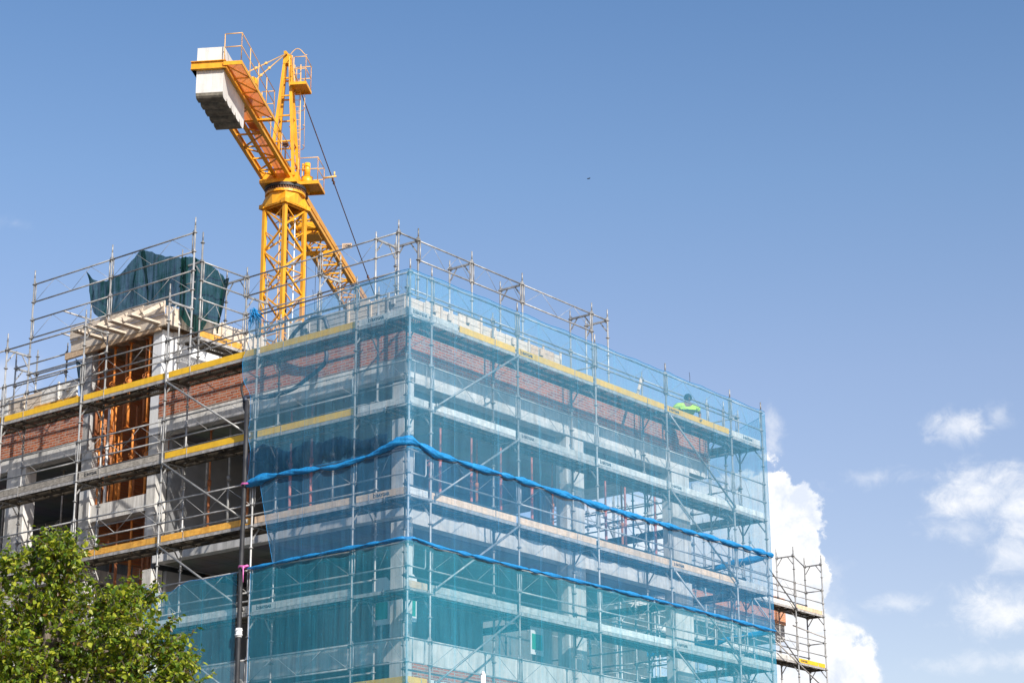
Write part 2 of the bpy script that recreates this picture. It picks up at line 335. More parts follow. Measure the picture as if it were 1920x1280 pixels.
def guard(parent,a,b,z,thin=True,posts=True):
    """advance guard rail: two rails, end uprights, thin W rods"""
    ax,ay=a;bx,by=b;mb=MB();A=V((ax,ay,0));B=V((bx,by,0));d=(B-A).normalized();Ln=(B-A).length
    for h in (.5,1.0):
        mb.tube(V((ax,ay,z+h))+d*.04,V((bx,by,z+h))-d*.04,.021,8); heads(mb,V((ax,ay,z+h)),d); heads(mb,V((bx,by,z+h)),-d)
    if posts:
        for q in (.075,Ln-.075): mb.tube(A+d*q+V((0,0,z+.47)),A+d*q+V((0,0,z+1.0)),.015,6)
    if thin and Ln>1.4:
        P=[(.09,.5),(Ln*.33,1.0),(Ln*.52,.5)]if Ln<2 else [(.09,.52),(Ln*.27,1.0),(Ln*.5,.5),(Ln*.73,1.0),(Ln-.09,.52)]
        for (s0,h0),(s1,h1) in zip(P,P[1:]): mb.tube(A+d*s0+V((0,0,z+h0)),A+d*s1+V((0,0,z+h1)),.0055,5)
    return obj('guard_rail',mb,'galv',parent,True)
def deck(parent,a,b,inn,z,nplank=2,w=.32):
    """steel planks from a to b, laid inward along inn"""
    A=V((*a,z));B=V((*b,z));d=(B-A).normalized();I=V((*inn,0));Ln=(B-A).length
    top=MB();fr=MB();rb=MB()
    for k in range(nplank):
        s0=.035+k*(w+.012); s1=s0+w; e0=.04;e1=Ln-.04
        def q(s,t,h): return A+I*s+d*t+V((0,0,h))
        # top sheet with shallow ribs
        xs=[s0+.012,s0+.05,s0+.06,s0+.10,s0+.11,s0+.21,s0+.22,s0+.26,s0+.27,s1-.012]
        hs=[.05,.05,.056,.056,.05,.05,.056,.056,.05,.05]
        vs=[q(x,t,h) for t in (e0,e1) for x,h in zip(xs,hs)];n=len(xs)
        top.add(vs,[(i,i+1,n+i+1,n+i) for i in range(n-1)])
        for s,tb_ in ((s0,fr if k==0 else rb),(s1-.004,rb)):   # side flanges
            vs=[q(s+i*.004,t,h) for t in (e0,e1) for i,h in ((0,-.018),(1,-.018),(1,.058),(0,.058))]
            tb_.add(vs,[(0,1,2,3),(7,6,5,4),(0,4,5,1),(1,5,6,2),(2,6,7,3),(3,7,4,0)])
        for s,sg in ((s0,1),(s1,-1)):  # return lips
            rb.add([q(s,e0,-.019),q(s+sg*.03,e0,-.018),q(s+sg*.03,e1,-.019),q(s,e1,-.019)],[(0,1,2,3)])
        for t in (e0+.03,e1-.03): # end caps
            rb.bar(q(s0+.005,t,.02),q(s1-.005,t,.02),.05,.06)
        t=e0+.6
        while t<e1-.3: rb.bar(q(s0+.01,t,.012),q(s1-.01,t,.012),.035,.03); t+=.62
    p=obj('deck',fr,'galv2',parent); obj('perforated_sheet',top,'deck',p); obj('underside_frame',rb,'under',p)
    return p
def toe(parent,a,b,z,mat,out,logo=None,s0=.05,s1=None,h=.15):
    A=V((*a,z));B=V((*b,z));d=(B-A).normalized();Ln=(B-A).length;s1=Ln-.05 if s1 is None else s1
    O=V((*out,0));mb=MB()
    c0=A+d*s0-O*.045+V((0,0,.062+h/2));c1=A+d*s1-O*.045+V((0,0,.062+h/2)); mb.bar(c0,c1,.028,h)
    p=obj('toe_board',mb,mat,parent,bevel=.003)
    cl=MB()
    for t in ((.72,) if Ln<2 else (.75,)):
        c=A+d*(s1-t*min(1,Ln/3))-O*.028
        cl.bar(c+V((0,0,-.02)),c+V((0,0,.20)),.02,.008,up=O)
    obj('clip',cl,'galv2',p)
    if logo is not None:
        dd=d; st=A+d*(s0+logo)
        if d.cross(V((0,0,1))).dot(O)<0: dd=-d; st=A+d*(s1-logo)
        obj('lettering',logo_mb(st-O*.0305+V((0,0,.10)),dd,(0,0,1),O),'ink',p)
    return p
def transom(parent,a,b,z,knee=True):
    A=V((*a,z));B=V((*b,z));d=(B-A).normalized();mb=MB()
    mb.bar(A+d*.05,B-d*.05,.05,.045); heads(mb,A,d); heads(mb,B,-d)
    if knee:
        for P,s in ((A,1),(B,-1)): mb.bar(P+d*s*.035+V((0,0,-.30)),P+d*s*.24+V((0,0,-.02)),.014,.034)
    return obj('transom',mb,'galv',parent)
def brace(parent,a,b,r=.024):
    mb=MB();a=V(a);b=V(b); mb.tube(a,b,r,10)
    for p in (a,b): mb.bar(p-V((0,0,.05)),p+V((0,0,.05)),.05,.05)
    return obj('diagonal_brace',mb,'galv',parent,True)
ZL=[15.8,13.8,11.8,9.8,7.8,5.8]
LY=[0,1.57,4.64,7.71,10.78,13.85,16.92,19.99]
RX=[0,.73,3.80,6.87,9.94,13.01,14.58]
# ---- left face scaffold
SL=thing('scaffold','tall steel pipe scaffold along the left face, yellow toe boards, its left half uncovered','scaffold',(0,7.7,0))
for i,y in enumerate(LY):
    if i==0: continue
    zt={1:16.95,2:17.0}.get(i,18.15)
    pole(SL,0,y,.1,zt)
    pole(SL,.73,y,.1,20.1 if i in(3,4,5) else 16.9)
toeL={(0,0):('pale',.28),(0,1):('yellow',None),(0,2):('yellow',None),(0,3):('yellow',None),(0,4):('yellow',None),(0,5):('yellow',None),(0,6):('yellow',None),
 (1,0):('pale',None),(1,1):('yellow',None),(1,2):('yellow',None),(1,3):('wood_grey',.2),(1,4):('wood_grey',None),(1,5):('wood_grey',None),(1,6):('wood_grey',None),
 (2,0):('tan',.5),(2,1):('tan',None),(2,2):('orange',None),(2,3):('orange',None),(2,4):('wood_grey',None),(2,5):('wood_grey',None),(2,6):('wood_grey',None),
 (3,1):('pale',.15),(3,2):('pale',None),(3,3):('pale',None),(3,4):('wood_grey',None),(4,0):('yellow',None),(4,1):('wood_grey',None),(4,2):('pale',None),(5,1):('pale',None)}
for k,z in enumerate(ZL):
    for i in range(len(LY)-1):
        if i>5 and k>2: continue
        a,b=(0,LY[i]),(0,LY[i+1])
        if i==0: a=(0,.0)
        deck(SL,(0,LY[i]+(.73 if i==0 else 0)),b,(1,0),z)
        g=guard(SL,a,b,z)
        if (k,i) in toeL:
            mt,lg=toeL[(k,i)]; toe(SL,a,b,z,mt,(-1,0),lg,s0=(.75 if (k,i)==(2,0) and False else .07))
        if i>0:
            guard(SL,(.73,LY[i]),(.73,LY[i+1]),z,thin=(i+k)%2==0,posts=False) if (k<1 or i in (3,4)) else ledger(SL,(.73,LY[i],z+.5),(.73,LY[i+1],z+.5))
    for i,y in enumerate(LY):
        if i: transom(SL,(0,y),(.73,y),z)
for k,z in enumerate(ZL[:5]):
    brace(SL,(-.05,7.71-.06,z-.05),(-.05,4.64+.12,z-1.88))
# raised rows
for z in (17.8+1,17.8):
    for i in (3,4):
        guard(SL,(.73,LY[i]),(.73,LY[i+1]),z)
for i in (3,4,5,6):
    transom(SL,(0,LY[i]),(.73,LY[i]),17.8)
for i in (5,6): ledger(SL,(0,LY[i],17.8),(0,LY[i+1] if i<7 else 20,17.8))
ledger(SL,(0,13.85,17.8),(0,10.78,17.8)) ; ledger(SL,(.73,10.78,17.3),(.73,13.85,17.3))
# ---- right face scaffold
SR=thing('scaffold','steel pipe scaffold along the right face, wholly wrapped in blue netting','scaffold',(7.3,0,0))
for i,x in enumerate(RX):
    pole(SR,x,0,.1,17.0)
    if i: pole(SR,x,.73,.1,16.9 if i<6 else 16.9)
pole(SR,.73,.73,.1,16.9,top=False) if False else None
for k,z in enumerate(ZL):
    for i in range(6):
        a,b=(RX[i],0),(RX[i+1],0)
        deck(SR,a,b,(0,1),z)
        if i==0:
            ledger(SR,(0,0,z+1),(.73,0,z+1),name='guard_rail'); mb=MB()
            mb.path([(.57,-.0,z+1.0),(.57,0,z+.56),(.54,0,z+.5),(.05,0,z+.5)],.017,8); mb.tube((.18,0,z+1),(.18,0,z+.5),.014,6)
            obj('end_guard',mb,'galv',SR,True)
        else: guard(SR,a,b,z)
        if i: ledger(SR,(RX[i],.73,z+.5),(RX[i+1],.73,z+.5)) if k>0 else guard(SR,(RX[i],.73),(RX[i+1],.73),z,thin=False,posts=False)
    for i,x in enumerate(RX):
        if i: transom(SR,(x,0),(x,.73),z)
    brace(SR,(3.80-.06,-.05,z-.03),(.73+.14,-.05,z-1.86)) if k<5 else None
    brace(SR,(9.94+.06,-.05,z-.05),(13.01-.06,-.05,z-1.9)) if k<5 else None
    ledger(SR,(0,0,z),(0.73,0,z)); ledger(SR,(0,0,z),(0,.73,z))
o_=(0,-1)
toe(SR,(0,0),(.73,0),15.8,'pale',o_,.1)
toe(SR,(.73,0),(3.8,0),15.8,'pale',o_,None,s1=.95); toe(SR,(.73,0),(3.8,0),15.8,'yellow',o_,None,s0=1.02)
toe(SR,(3.8,0),(6.87,0),15.8,'yellow',o_,.1); toe(SR,(6.87,0),(9.94,0),15.8,'yellow',o_); toe(SR,(9.94,0),(13.01,0),15.8,'yellow',o_,.12); toe(SR,(13.01,0),(14.58,0),15.8,'pale',o_,.6)
for k,z,ms in ((1,13.8,['pale','pale','pale','pale','pale','pale']),(2,11.8,['pale','tan','tan','tan','tan','pale']),(3,9.8,['tan','pale','pale','pale','pale','pale']),(4,7.8,['yellow','pale','pale','tan','pale','pale'])):
    for i in range(6):
        lg={(1,2):.12,(1,3):.12,(1,4):.12,(2,4):.12,(3,4):.15}.get((k,i))
        toe(SR,(RX[i],0),(RX[i+1],0),z,ms[i],o_,lg)
# end face scaffold
SE=thing('scaffold','steel pipe scaffold bay turning round the far right end behind the netting','scaffold',(14.2,4,0))
EY=[.73,3.80,6.87,9.94]
for y in EY[1:]:
    pole(SE,14.58,y,.1,17.0); pole(SE,13.85,y,.1,16.9)
pole(SE,13.85,.73,.1,17.0)
for k,z in enumerate(ZL):
    for i in range(3):
        deck(SE,(14.58,EY[i]),(14.58,EY[i+1]),(-1,0),z)
        guard(SE,(14.58,EY[i]),(14.58,EY[i+1]),z); ledger(SE,(13.85,EY[i],z+.5),(13.85,EY[i+1],z+.5))
    guard(SE,(13.01,.73),(13.85,.73),z,thin=False)
    for y in EY: transom(SE,(13.85,y),(14.58,y),z)
# ---- roof scaffold
SF=thing('scaffold','bare steel pipe scaffold standing on the roof, set back behind the netted corner','scaffold',(6,4,16.4))
ph=19.31
rx=[2.95,3.68,5.75,7.82,10.89,11.62]; ry=[2.95,5.53,8.11]
for i,x in enumerate(rx):
    pole(SF,x,2.95,16.35,19.31+.22,phase=ph)
for x,zt in ((5.75,19.31),(7.82,19.31),(10.89,19.31)):
    pole(SF,x,3.68,16.35,zt+.15,phase=ph); transom(SF,(x,2.95),(x,3.68),19.31)
pole(SF,11.62,3.68,16.35,19.4,phase=ph); transom(SF,(11.62,2.95),(11.62,3.68),19.31)
pole(SF,2.95,3.68,16.35,19.4,phase=ph); pole(SF,3.68,3.68,16.35,19.35,phase=ph); transom(SF,(2.95,3.68),(3.68,3.68),19.31); transom(SF,(3.68,2.95),(3.68,3.68),19.31)
for a,b in ((0,1),(1,2),(2,3),(3,4),(4,5)):
    guard(SF,(rx[a],2.95),(rx[b],2.95),18.31) if b-a and rx[b]-rx[a]>1 else ledger(SF,(rx[a],2.95,19.31),(rx[b],2.95,19.31))
for i in (0,1):
    guard(SF,(2.95,ry[i]),(2.95,ry[i+1]),18.31); guard(SF,(2.95,ry[i]),(2.95,ry[i+1]),17.31)
for y in ry[1:]:
    pole(SF,2.95,y,16.35,19.5,phase=ph); pole(SF,3.68,y,16.35,19.45,phase=ph); transom(SF,(2.95,y),(3.68,y),18.81)
ledger(SF,(7.82,3.68,17.31),(10.89,3.68,17.31)); ledger(SF,(10.89,3.68,17.81),(10.89,2.95,17.81)); ledger(SF,(7.82,3.68,17.81),(10.89,3.68,17.31))
ledger(SF,(2.95,2.95,17.31),(3.68,2.95,17.31))
# ---- penthouse scaffold
SP=thing('scaffold','short steel pipe scaffold against the white rooftop wall, under the green netting','scaffold',(2.1,8.4,15.9))
for x in (1.38,): pole(SP,x,8.12,15.9,20.0,phase=ph)
pole(SP,1.38,8.85,15.9,19.7,phase=ph); pole(SP,2.95,8.85,16.0,19.6,phase=ph)
for z in (18.31,17.31-.0): guard(SP,(1.38,8.12),(2.95,8.12),z)
for z in (19.31,17.31): transom(SP,(1.38,8.12),(1.38,8.85),z); transom(SP,(2.95,8.12),(2.95,8.85),z)
deck(SP,(1.38,8.12),(2.95,8.12),(0,1),17.31); toe(SP,(1.38,8.12),(2.95,8.12),17.31,'orange',(0,-1),.5)
mb=MB(); mb.path([(1.34,8.3,18.8),(1.34,8.75,18.8)],.018); mb.path([(1.30,8.35,18.75),(1.3,8.35,18.4),(1.3,8.2,18.31)],.016); obj('end_guard',mb,'galv',SP,True)
# loose tubes and scaffold beside the penthouse, left
SQ=thing('scaffold','short steel pipe scaffold tower just left of the rooftop stair head','scaffold',(1.6,13.2,16.0))
for x,y,zt in ((1.9,12.9,19.3),(1.9,15.0,18.4),(1.2,15.0,18.2),(1.2,12.9,18.0)): pole(SQ,x,y,16.3,zt,phase=ph)
for z in (17.81,17.31): ledger(SQ,(1.9,12.9,z),(1.9,15.0,z)); ledger(SQ,(1.2,12.9,z),(1.2,15,z))
transom(SQ,(1.2,15.0),(1.9,15.0),17.81)
mb=MB()
for z in (18.95,18.33): mb.tube((1.0,12.95,z),(1.0+1.3,12.85,z-.05),.024)
obj('loose_tube',mb,'galv2',SQ,True)
# ---------------------------------------------------------------- building
BX0,BX1,BY0=1.1,13.5,1.1
B=thing('building','unfinished concrete frame building with red brick bands and open floors','building',(7,6,0))
def bbox(name,lo,hi,mat,par=B,bev=0): return obj(name,MB().box(lo,hi),mat,par,bevel=bev)
for zt,zb in ((15.35,14.93),(12.05,11.73),(9.08,8.57),(6.0,5.5),(3.0,2.55)):
    s=bbox('floor_slab',(BX0,BY0,zb),(BX1 if zt>15 else 12.55,9.12,zt),'conc_white')
    bbox('soffit',(BX0+.25,BY0+.25,zb-.012),(12.3,8.95,zb-.002),'ceil',s)
    s=bbox('floor_slab',(BX0,11.952,zb),(9,22,zt),'conc_white')
    bbox('soffit',(BX0+.25,12.1,zb-.013),(8.9,21.8,zb-.003),'ceil',s)
    bbox('floor_slab',(3.42,9.122,zb),(9,11.95,zt),'conc')
# stair well: front edge beams differ
bbox('roof_slab',(BX0+.02,BY0+.02,16.12),(BX1-.02,9.09,16.32),'conc'); bbox('roof_slab',(BX0+.02,11.9,16.12),(9,22,16.32),'conc'); 
# brick bands (front), 
bbox('brick_wall',(BX0-.012,BY0-.012,15.352),(BX0+.24,9.14,16.3),'brickx')
bbox('brick_wall',(BX0+.242,BY0-.012,15.352),(13.56,BY0+.24,16.3),'bricky')
bbox('brick_wall',(BX0-.012,11.98,15.30),(BX0+.24,22,16.3),'brickx')
bbox('brick_wall',(13.3,BY0+.242,15.352),(13.55,6,16.3),'brickx')
bbox('brick_wall',(BX0+.242,BY0+.02,6.0),(9.6,BY0+.2,8.565),'bricky')
bbox('brick_wall',(BX0+.36,BY0+.005,8.10),(3.9,BY0+.24,8.568),'bricky')
# beam front of slab 1 right (sunlit lower strip) + beam stub
for x0,x1,name in ((1.07,1.40,0),(7.12,7.84,0),(11.75,12.57,0)):
    for zb,zt in ((0,2.55),(3.0,5.5),(6.0,8.57),(9.08,11.6),(12.05,14.78)):
        bbox('column',(x0,BY0-.005 if x0>2 else BY0-.03,zb),(x1,BY0+.33,zt),'conc_white',bev=.008)
bbox('edge_beam',(1.405,BY0-.01,11.6),(12.57,BY0+.28,11.728),'conc_white'); bbox('edge_beam',(1.405,BY0-.02,14.78),(12.57,BY0+.28,14.928),'conc_white')
for y0,y1 in ((9.13,9.45),(11.56,11.95),(14.15,14.9),(17.6,18.2)):
    for zb,zt in ((0,2.55),(3.0,5.5),(6.0,8.57),(9.08,11.6),(12.05,14.93)):
        bbox('column',(BX0-.004,y0,zb),(BX0+.36,y1,zt),'conc_white',bev=.008)
bbox('edge_beam',(BX0-.03,1.41,14.78),(BX0+.27,9.12,14.928),'conc_white') if False else None
# stair core: opening between the columns, brick back wall
bbox('column',(BX0-.004,9.13,14.935),(BX0+.36,9.46,17.66),'render_white'); bbox('column',(BX0-.004,11.76,14.935),(BX0+.22,12.05,17.66),'conc')
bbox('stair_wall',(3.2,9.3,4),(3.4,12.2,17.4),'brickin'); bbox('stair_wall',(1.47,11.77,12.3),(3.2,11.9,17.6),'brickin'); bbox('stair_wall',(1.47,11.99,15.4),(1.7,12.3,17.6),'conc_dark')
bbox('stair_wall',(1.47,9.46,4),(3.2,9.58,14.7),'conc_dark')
for z in (13.1,10.25,7.2): bbox('landing_beam',(BX0+.05,9.452,z),(BX0+.42,11.558,z+.42),'conc_white'); 
for z in (13.0,10.2,7.1): obj('stair_flight',MB().add([(1.5,9.6,z+.42),(3.1,9.6,z+1.6),(3.1,9.6,z+1.4),(1.5,9.6,z+.2),(1.5,10.5,z+.42),(3.1,10.5,z+1.6),(3.1,10.5,z+1.4),(1.5,10.5,z+.2)],[(0,1,2,3),(7,6,5,4),(0,4,5,1),(1,5,6,2),(2,6,7,3),(3,7,4,0)]),'conc',B)
# white stair-head wall
bbox('rooftop_wall',(BX0+.365,9.1,16.0),(4.3,9.3,17.68),'render_white')
bbox('rooftop_wall',(4.1,9.302,16.0),(4.3,12.0,17.68),'render_white')
# interior shear walls
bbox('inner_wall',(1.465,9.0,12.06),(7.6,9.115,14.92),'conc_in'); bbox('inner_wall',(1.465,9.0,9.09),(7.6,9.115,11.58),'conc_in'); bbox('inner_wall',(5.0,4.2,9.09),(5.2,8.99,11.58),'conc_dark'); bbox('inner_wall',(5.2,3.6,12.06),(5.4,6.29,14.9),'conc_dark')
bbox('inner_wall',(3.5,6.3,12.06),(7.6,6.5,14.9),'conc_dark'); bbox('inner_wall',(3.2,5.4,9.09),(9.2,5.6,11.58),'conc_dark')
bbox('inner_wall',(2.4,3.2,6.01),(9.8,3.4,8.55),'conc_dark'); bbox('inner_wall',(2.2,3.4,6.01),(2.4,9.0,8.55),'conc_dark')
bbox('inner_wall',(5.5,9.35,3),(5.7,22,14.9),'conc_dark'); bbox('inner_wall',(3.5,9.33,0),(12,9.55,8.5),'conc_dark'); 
for x,y in ((7.3,5.6),(12.0,5.6),(12.0,8.9)):
    for zb,zt in ((6.0,8.57),(9.08,11.6),(12.05,14.93)): bbox('column',(x,y,zb),(x+.45,y+.35,zt),'conc')
for z in (9.09,): # windows / openings seen low left
    pass
# ---- parapet formwork
PF=thing('parapet_formwork','cream timber formwork panels standing along the roof edge at the corner','formwork',(1.1,1.1,16.3))
def panel(par,a,b,z0,z1,out,mat='wood',th=.05):
    A=V((*a,0));Bb=V((*b,0));O=V((*out,0)); mb=MB(); mb.bar(A+V((0,0,(z0+z1)/2)),Bb+V((0,0,(z0+z1)/2)),th,z1-z0)
    p=obj('panel',mb,mat,par,bevel=.004); d=(Bb-A).normalized();Ln=(Bb-A).length; mb=MB()
    for t in ((.5,) if R.random()<.5 else (.9,)):
        c=A+d*Ln*t+O*.045; mb.bar(c+V((0,0,z0+.05)),c+V((0,0,z1-.02+R.choice([0,.06,.12]))),.055,.035,up=O)
    for hh in (.28,.42): mb.bar(A+O*.029+V((0,0,z0+hh)),Bb+O*.029+V((0,0,z0+hh)),.008,.012)
    c=O*.055; mb.bar(A+c+V((0,0,z0+.1)),Bb+c+V((0,0,z0+.1)),.04,.06)
    if R.random()<.6:
        m=A+d*Ln*R.uniform(.2,.8)+O*.07; mb.bar(m+V((0,0,z1-.22)),m+V((0,0,z1-.05)),.10,.05,up=O)
    obj('batten',mb,mat,p)
xx=1.2
while xx<7.0:
    w=min(R.uniform(.55,1.1),7.08-xx); zt=16.93+R.uniform(-.10,.04)-(.06 if xx>5 else 0)
    panel(PF,(xx+.01,1.22),(xx+w-.01,1.22),16.33,zt,(0,-1),'wood' if xx<5.6 or R.random()<.4 else 'wood_tan'); xx+=w
yy=1.2
while yy<4.8:
    w=min(R.uniform(.5,1.0),4.9-yy); zt=16.93+R.uniform(-.06,.05)
    panel(PF,(1.22,yy+.01),(1.22,yy+w-.01),16.33,zt,(-1,0),R.choice(['wood','conc','pale'])); yy+=w
PG=thing('parapet_formwork','pale timber formwork panels along the roof edge at far left','formwork',(1.1,15,16.3))
yy=12.4
while yy<20.5:
    w=R.uniform(.8,1.5); panel(PG,(1.2,yy+.01),(1.2,yy+w-.01),16.4,16.98+R.uniform(-.04,.04),(-1,0),R.choice(['wood','pale','wood'])); yy+=w
obj('timber_beam',MB().bar((1.05,12.2,16.45),(1.05,13.9,16.45),.06,.12),'orange',PG)
mb=MB()
for k in range(14):
    x=R.uniform(1.35,2.0);y=R.uniform(1.4,2.6);h=R.uniform(.25,.42); mb.box((x,y,16.33),(x+R.uniform(.08,.2),y+R.uniform(.05,.2),16.33+h+.35))
PB=thing('concrete_block_stack','stacked pale concrete blocks on the roof near the corner','blocks',(1.8,2.2,16.32)); obj('block',mb,'conc_white',PB)
# ---- stair head canopy formwork
CF=thing('canopy_formwork','cream board canopy formwork over the rooftop stair opening, plank ends sticking out','formwork',(2,10.5,17.7))
obj('deck_board',MB().box((.95,8.92,17.95),(4.4,12.5,18.0)),'wood',CF)
for z0,z1,o in ((18.0,18.34,0),(17.70,17.95,.06)):
    y=8.9
    while y<12.4:
        w=min(R.uniform(.6,1.4),12.48-y); obj('fascia_board',MB().box((.90+o-R.uniform(0,.02),y,z0),(.94+o,y+w-.012,z1+R.uniform(-.015,.02))),'wood',CF,bevel=.003); y+=w
obj('fascia_board',MB().box((.96,8.84,17.72),(4.4,8.89,18.2)),'wood',CF); 
for x in (1.5,2.1,2.8,3.5,4.2): obj('batten',MB().box((x,8.79,17.70),(x+.07,8.838,18.22)),'wood',CF)
obj('main_beam',MB().bar((1.0,9.1,17.70),(1.0,12.7,17.62),.08,.17),'wood_tan',CF); obj('main_beam',MB().bar((2.9,9.35,17.72),(2.9,12.5,17.66),.08,.16),'wood_tan',CF)
for y in (9.17,9.90,10.46,11.2):
    mb=MB(); mb.bar((0.02,y+R.uniform(-.02,.02),17.78),(1.6,y-.02,17.80),.19,.055); obj('plank',mb,'wood',CF,bevel=.004)
    mb=MB(); mb.bar((.30,y-.16,17.84),(.89,y-.22,18.24),.10,.04,up=(0,1,0)); obj('strut',mb,'wood',CF)
for y in (9.5,10.2,10.9,11.6,12.3): obj('joist',MB().bar((1.1,y,17.86),(4.3,y,17.86),.08,.14),'wood_tan',CF)
# ---------------------------------------------------------------- props
nth=['first','second','third','fourth','fifth','sixth','seventh','eighth','ninth','tenth','eleventh','twelfth','thirteenth','fourteenth']
def prop(x,y,z0,z1,mat,label,group,ring=.5,r=.04):
    t=thing('shoring_prop',label,'steel prop',(x,y,z0),group)
    zm=z0+(z1-z0)*ring
    mb=MB(); mb.tube((x,y,z0+.01),(x,y,zm),r,10); obj('outer_tube',mb,mat,t,True)
    mb=MB(); mb.tube((x,y,zm),(x,y,z1-.008),r*.78,10); obj('inner_tube',mb,mat,t,True)
    mb=MB(); mb.tube((x,y,zm-.10),(x,y,zm+.03),r*1.45,10); a=R.uniform(0,PI)
    pts=[(x+math.cos(a)*.03+math.cos(a)*math.sin(q)*.07,y+math.sin(a)*.03+math.sin(a)*math.sin(q)*.07,zm+.02+.07*math.cos(q)) for q in [i*.5 for i in range(11)]]
    mb.path(pts,.007,5); obj('collar',mb,mat,t,True)
    obj('base_plate',MB().box((x-.06,y-.06,z0),(x+.06,y+.06,z0+.008)),mat,t); obj('head_plate',MB().box((x-.06,y-.06,z1-.008),(x+.06,y+.06,z1)),mat,t)
    return t
for i,(y,m,x) in enumerate([(11.62,'rust',1.22),(11.02,'prop_orange',1.22),(10.72,'rust',1.35),(10.42,'prop_orange',1.22),(9.92,'rust',1.30),(9.68,'prop_orange',1.20)]):
    prop(x,y,15.37 if i!=1 else 15.36,17.60,m,'steel prop under the rooftop canopy, %s from the left'%nth[i],'props in the rooftop stair opening',ring=.55)
for i,(y,m,x) in enumerate([(11.50,'prop_orange',1.3),(11.38,'prop_orange',1.45),(11.28,'white_paint',1.35),(11.12,'prop_orange',1.55),(10.98,'prop_orange',1.3),(10.76,'prop_orange',1.35),(10.5,'rust',1.6),(10.34,'prop_orange',1.35),(9.95,'rust',1.5),(9.80,'prop_orange',1.35)]):
    prop(x,y,13.54,15.36 if i%2 else 16.05,m,'steel prop in the stairwell opening behind the second deck, %s from the left'%nth[i],'props in the stairwell opening',ring=.6)
for i,(y,m) in enumerate([(10.9,'rust'),(10.38,'prop_orange'),(9.9,'rust'),(9.7,'rust')]):
    prop(1.5,y,10.68,13.05,m,'steel prop in the lower stairwell opening, %s from the left'%nth[i],'props in the lower stairwell opening',ring=.65)
for i,(y,m,x) in enumerate([(8.71,'galv2',1.6),(8.41,'galv2',2.1),(7.77,'rust',1.6),(7.1,'galv',1.6),(6.85,'rust',2.0),(5.05,'prop_red',1.6),(4.38,'prop_red',1.6),(3.7,'galv',1.6),(2.37,'galv2',1.6)]):
    prop(x,y,12.06,14.92,m,'steel prop under the top slab on the left face, %s from the left'%nth[i],'props under the top slab, left face',ring=.55,r=.034)
for i,(y,m,x) in enumerate([(13.6,'galv2',1.9),(13.0,'galv2',1.9),(12.6,'rust',2.8),(15.6,'rust',2),(16.4,'galv2',2.2)]):
    prop(x,y,12.06,14.92,m,'steel prop in the dark bay at far left, %s of the row'%nth[i],'props in the far left bay',ring=.5,r=.034)
for i,(y,m,x) in enumerate([(13.6,'galv2',1.9),(13.0,'galv2',1.9),(12.5,'prop_orange',2.6),(15.8,'rust',2)]):
    prop(x,y,9.09,11.58,m,'steel prop in the lower dark bay at far left, %s of the row'%nth[i],'props in the lower far left bay',ring=.6,r=.034)
for i,(x,m,y) in enumerate([(2.94,'prop_red',1.6),(3.3,'prop_red',2.2),(4.07,'prop_red',1.6),(5.17,'prop_red',1.6),(5.5,'rust',2.6),(6.38,'prop_red',1.6),(8.4,'rust',2.5),(9.44,'prop_red',1.6),(10.45,'prop_red',1.7),(11.3,'rust',2.4),(11.66,'prop_red',1.6)]):
    prop(x,y,12.06,14.92,m,'steel prop under the top slab on the right face, %s from the corner'%nth[i],'props under the top slab, right face',ring=.5,r=.034)
for i,(x,m,y) in enumerate([(8.6,'prop_red',2.4),(9.5,'prop_red',2.2),(10.3,'rust',2.8),(10.9,'prop_red',1.8),(11.5,'galv2',2.4)]):
    prop(x,y,6.02,8.55,m,'steel prop on the lowest visible floor, %s from the left'%nth[i],'props on the lowest floor',ring=.5,r=.034)
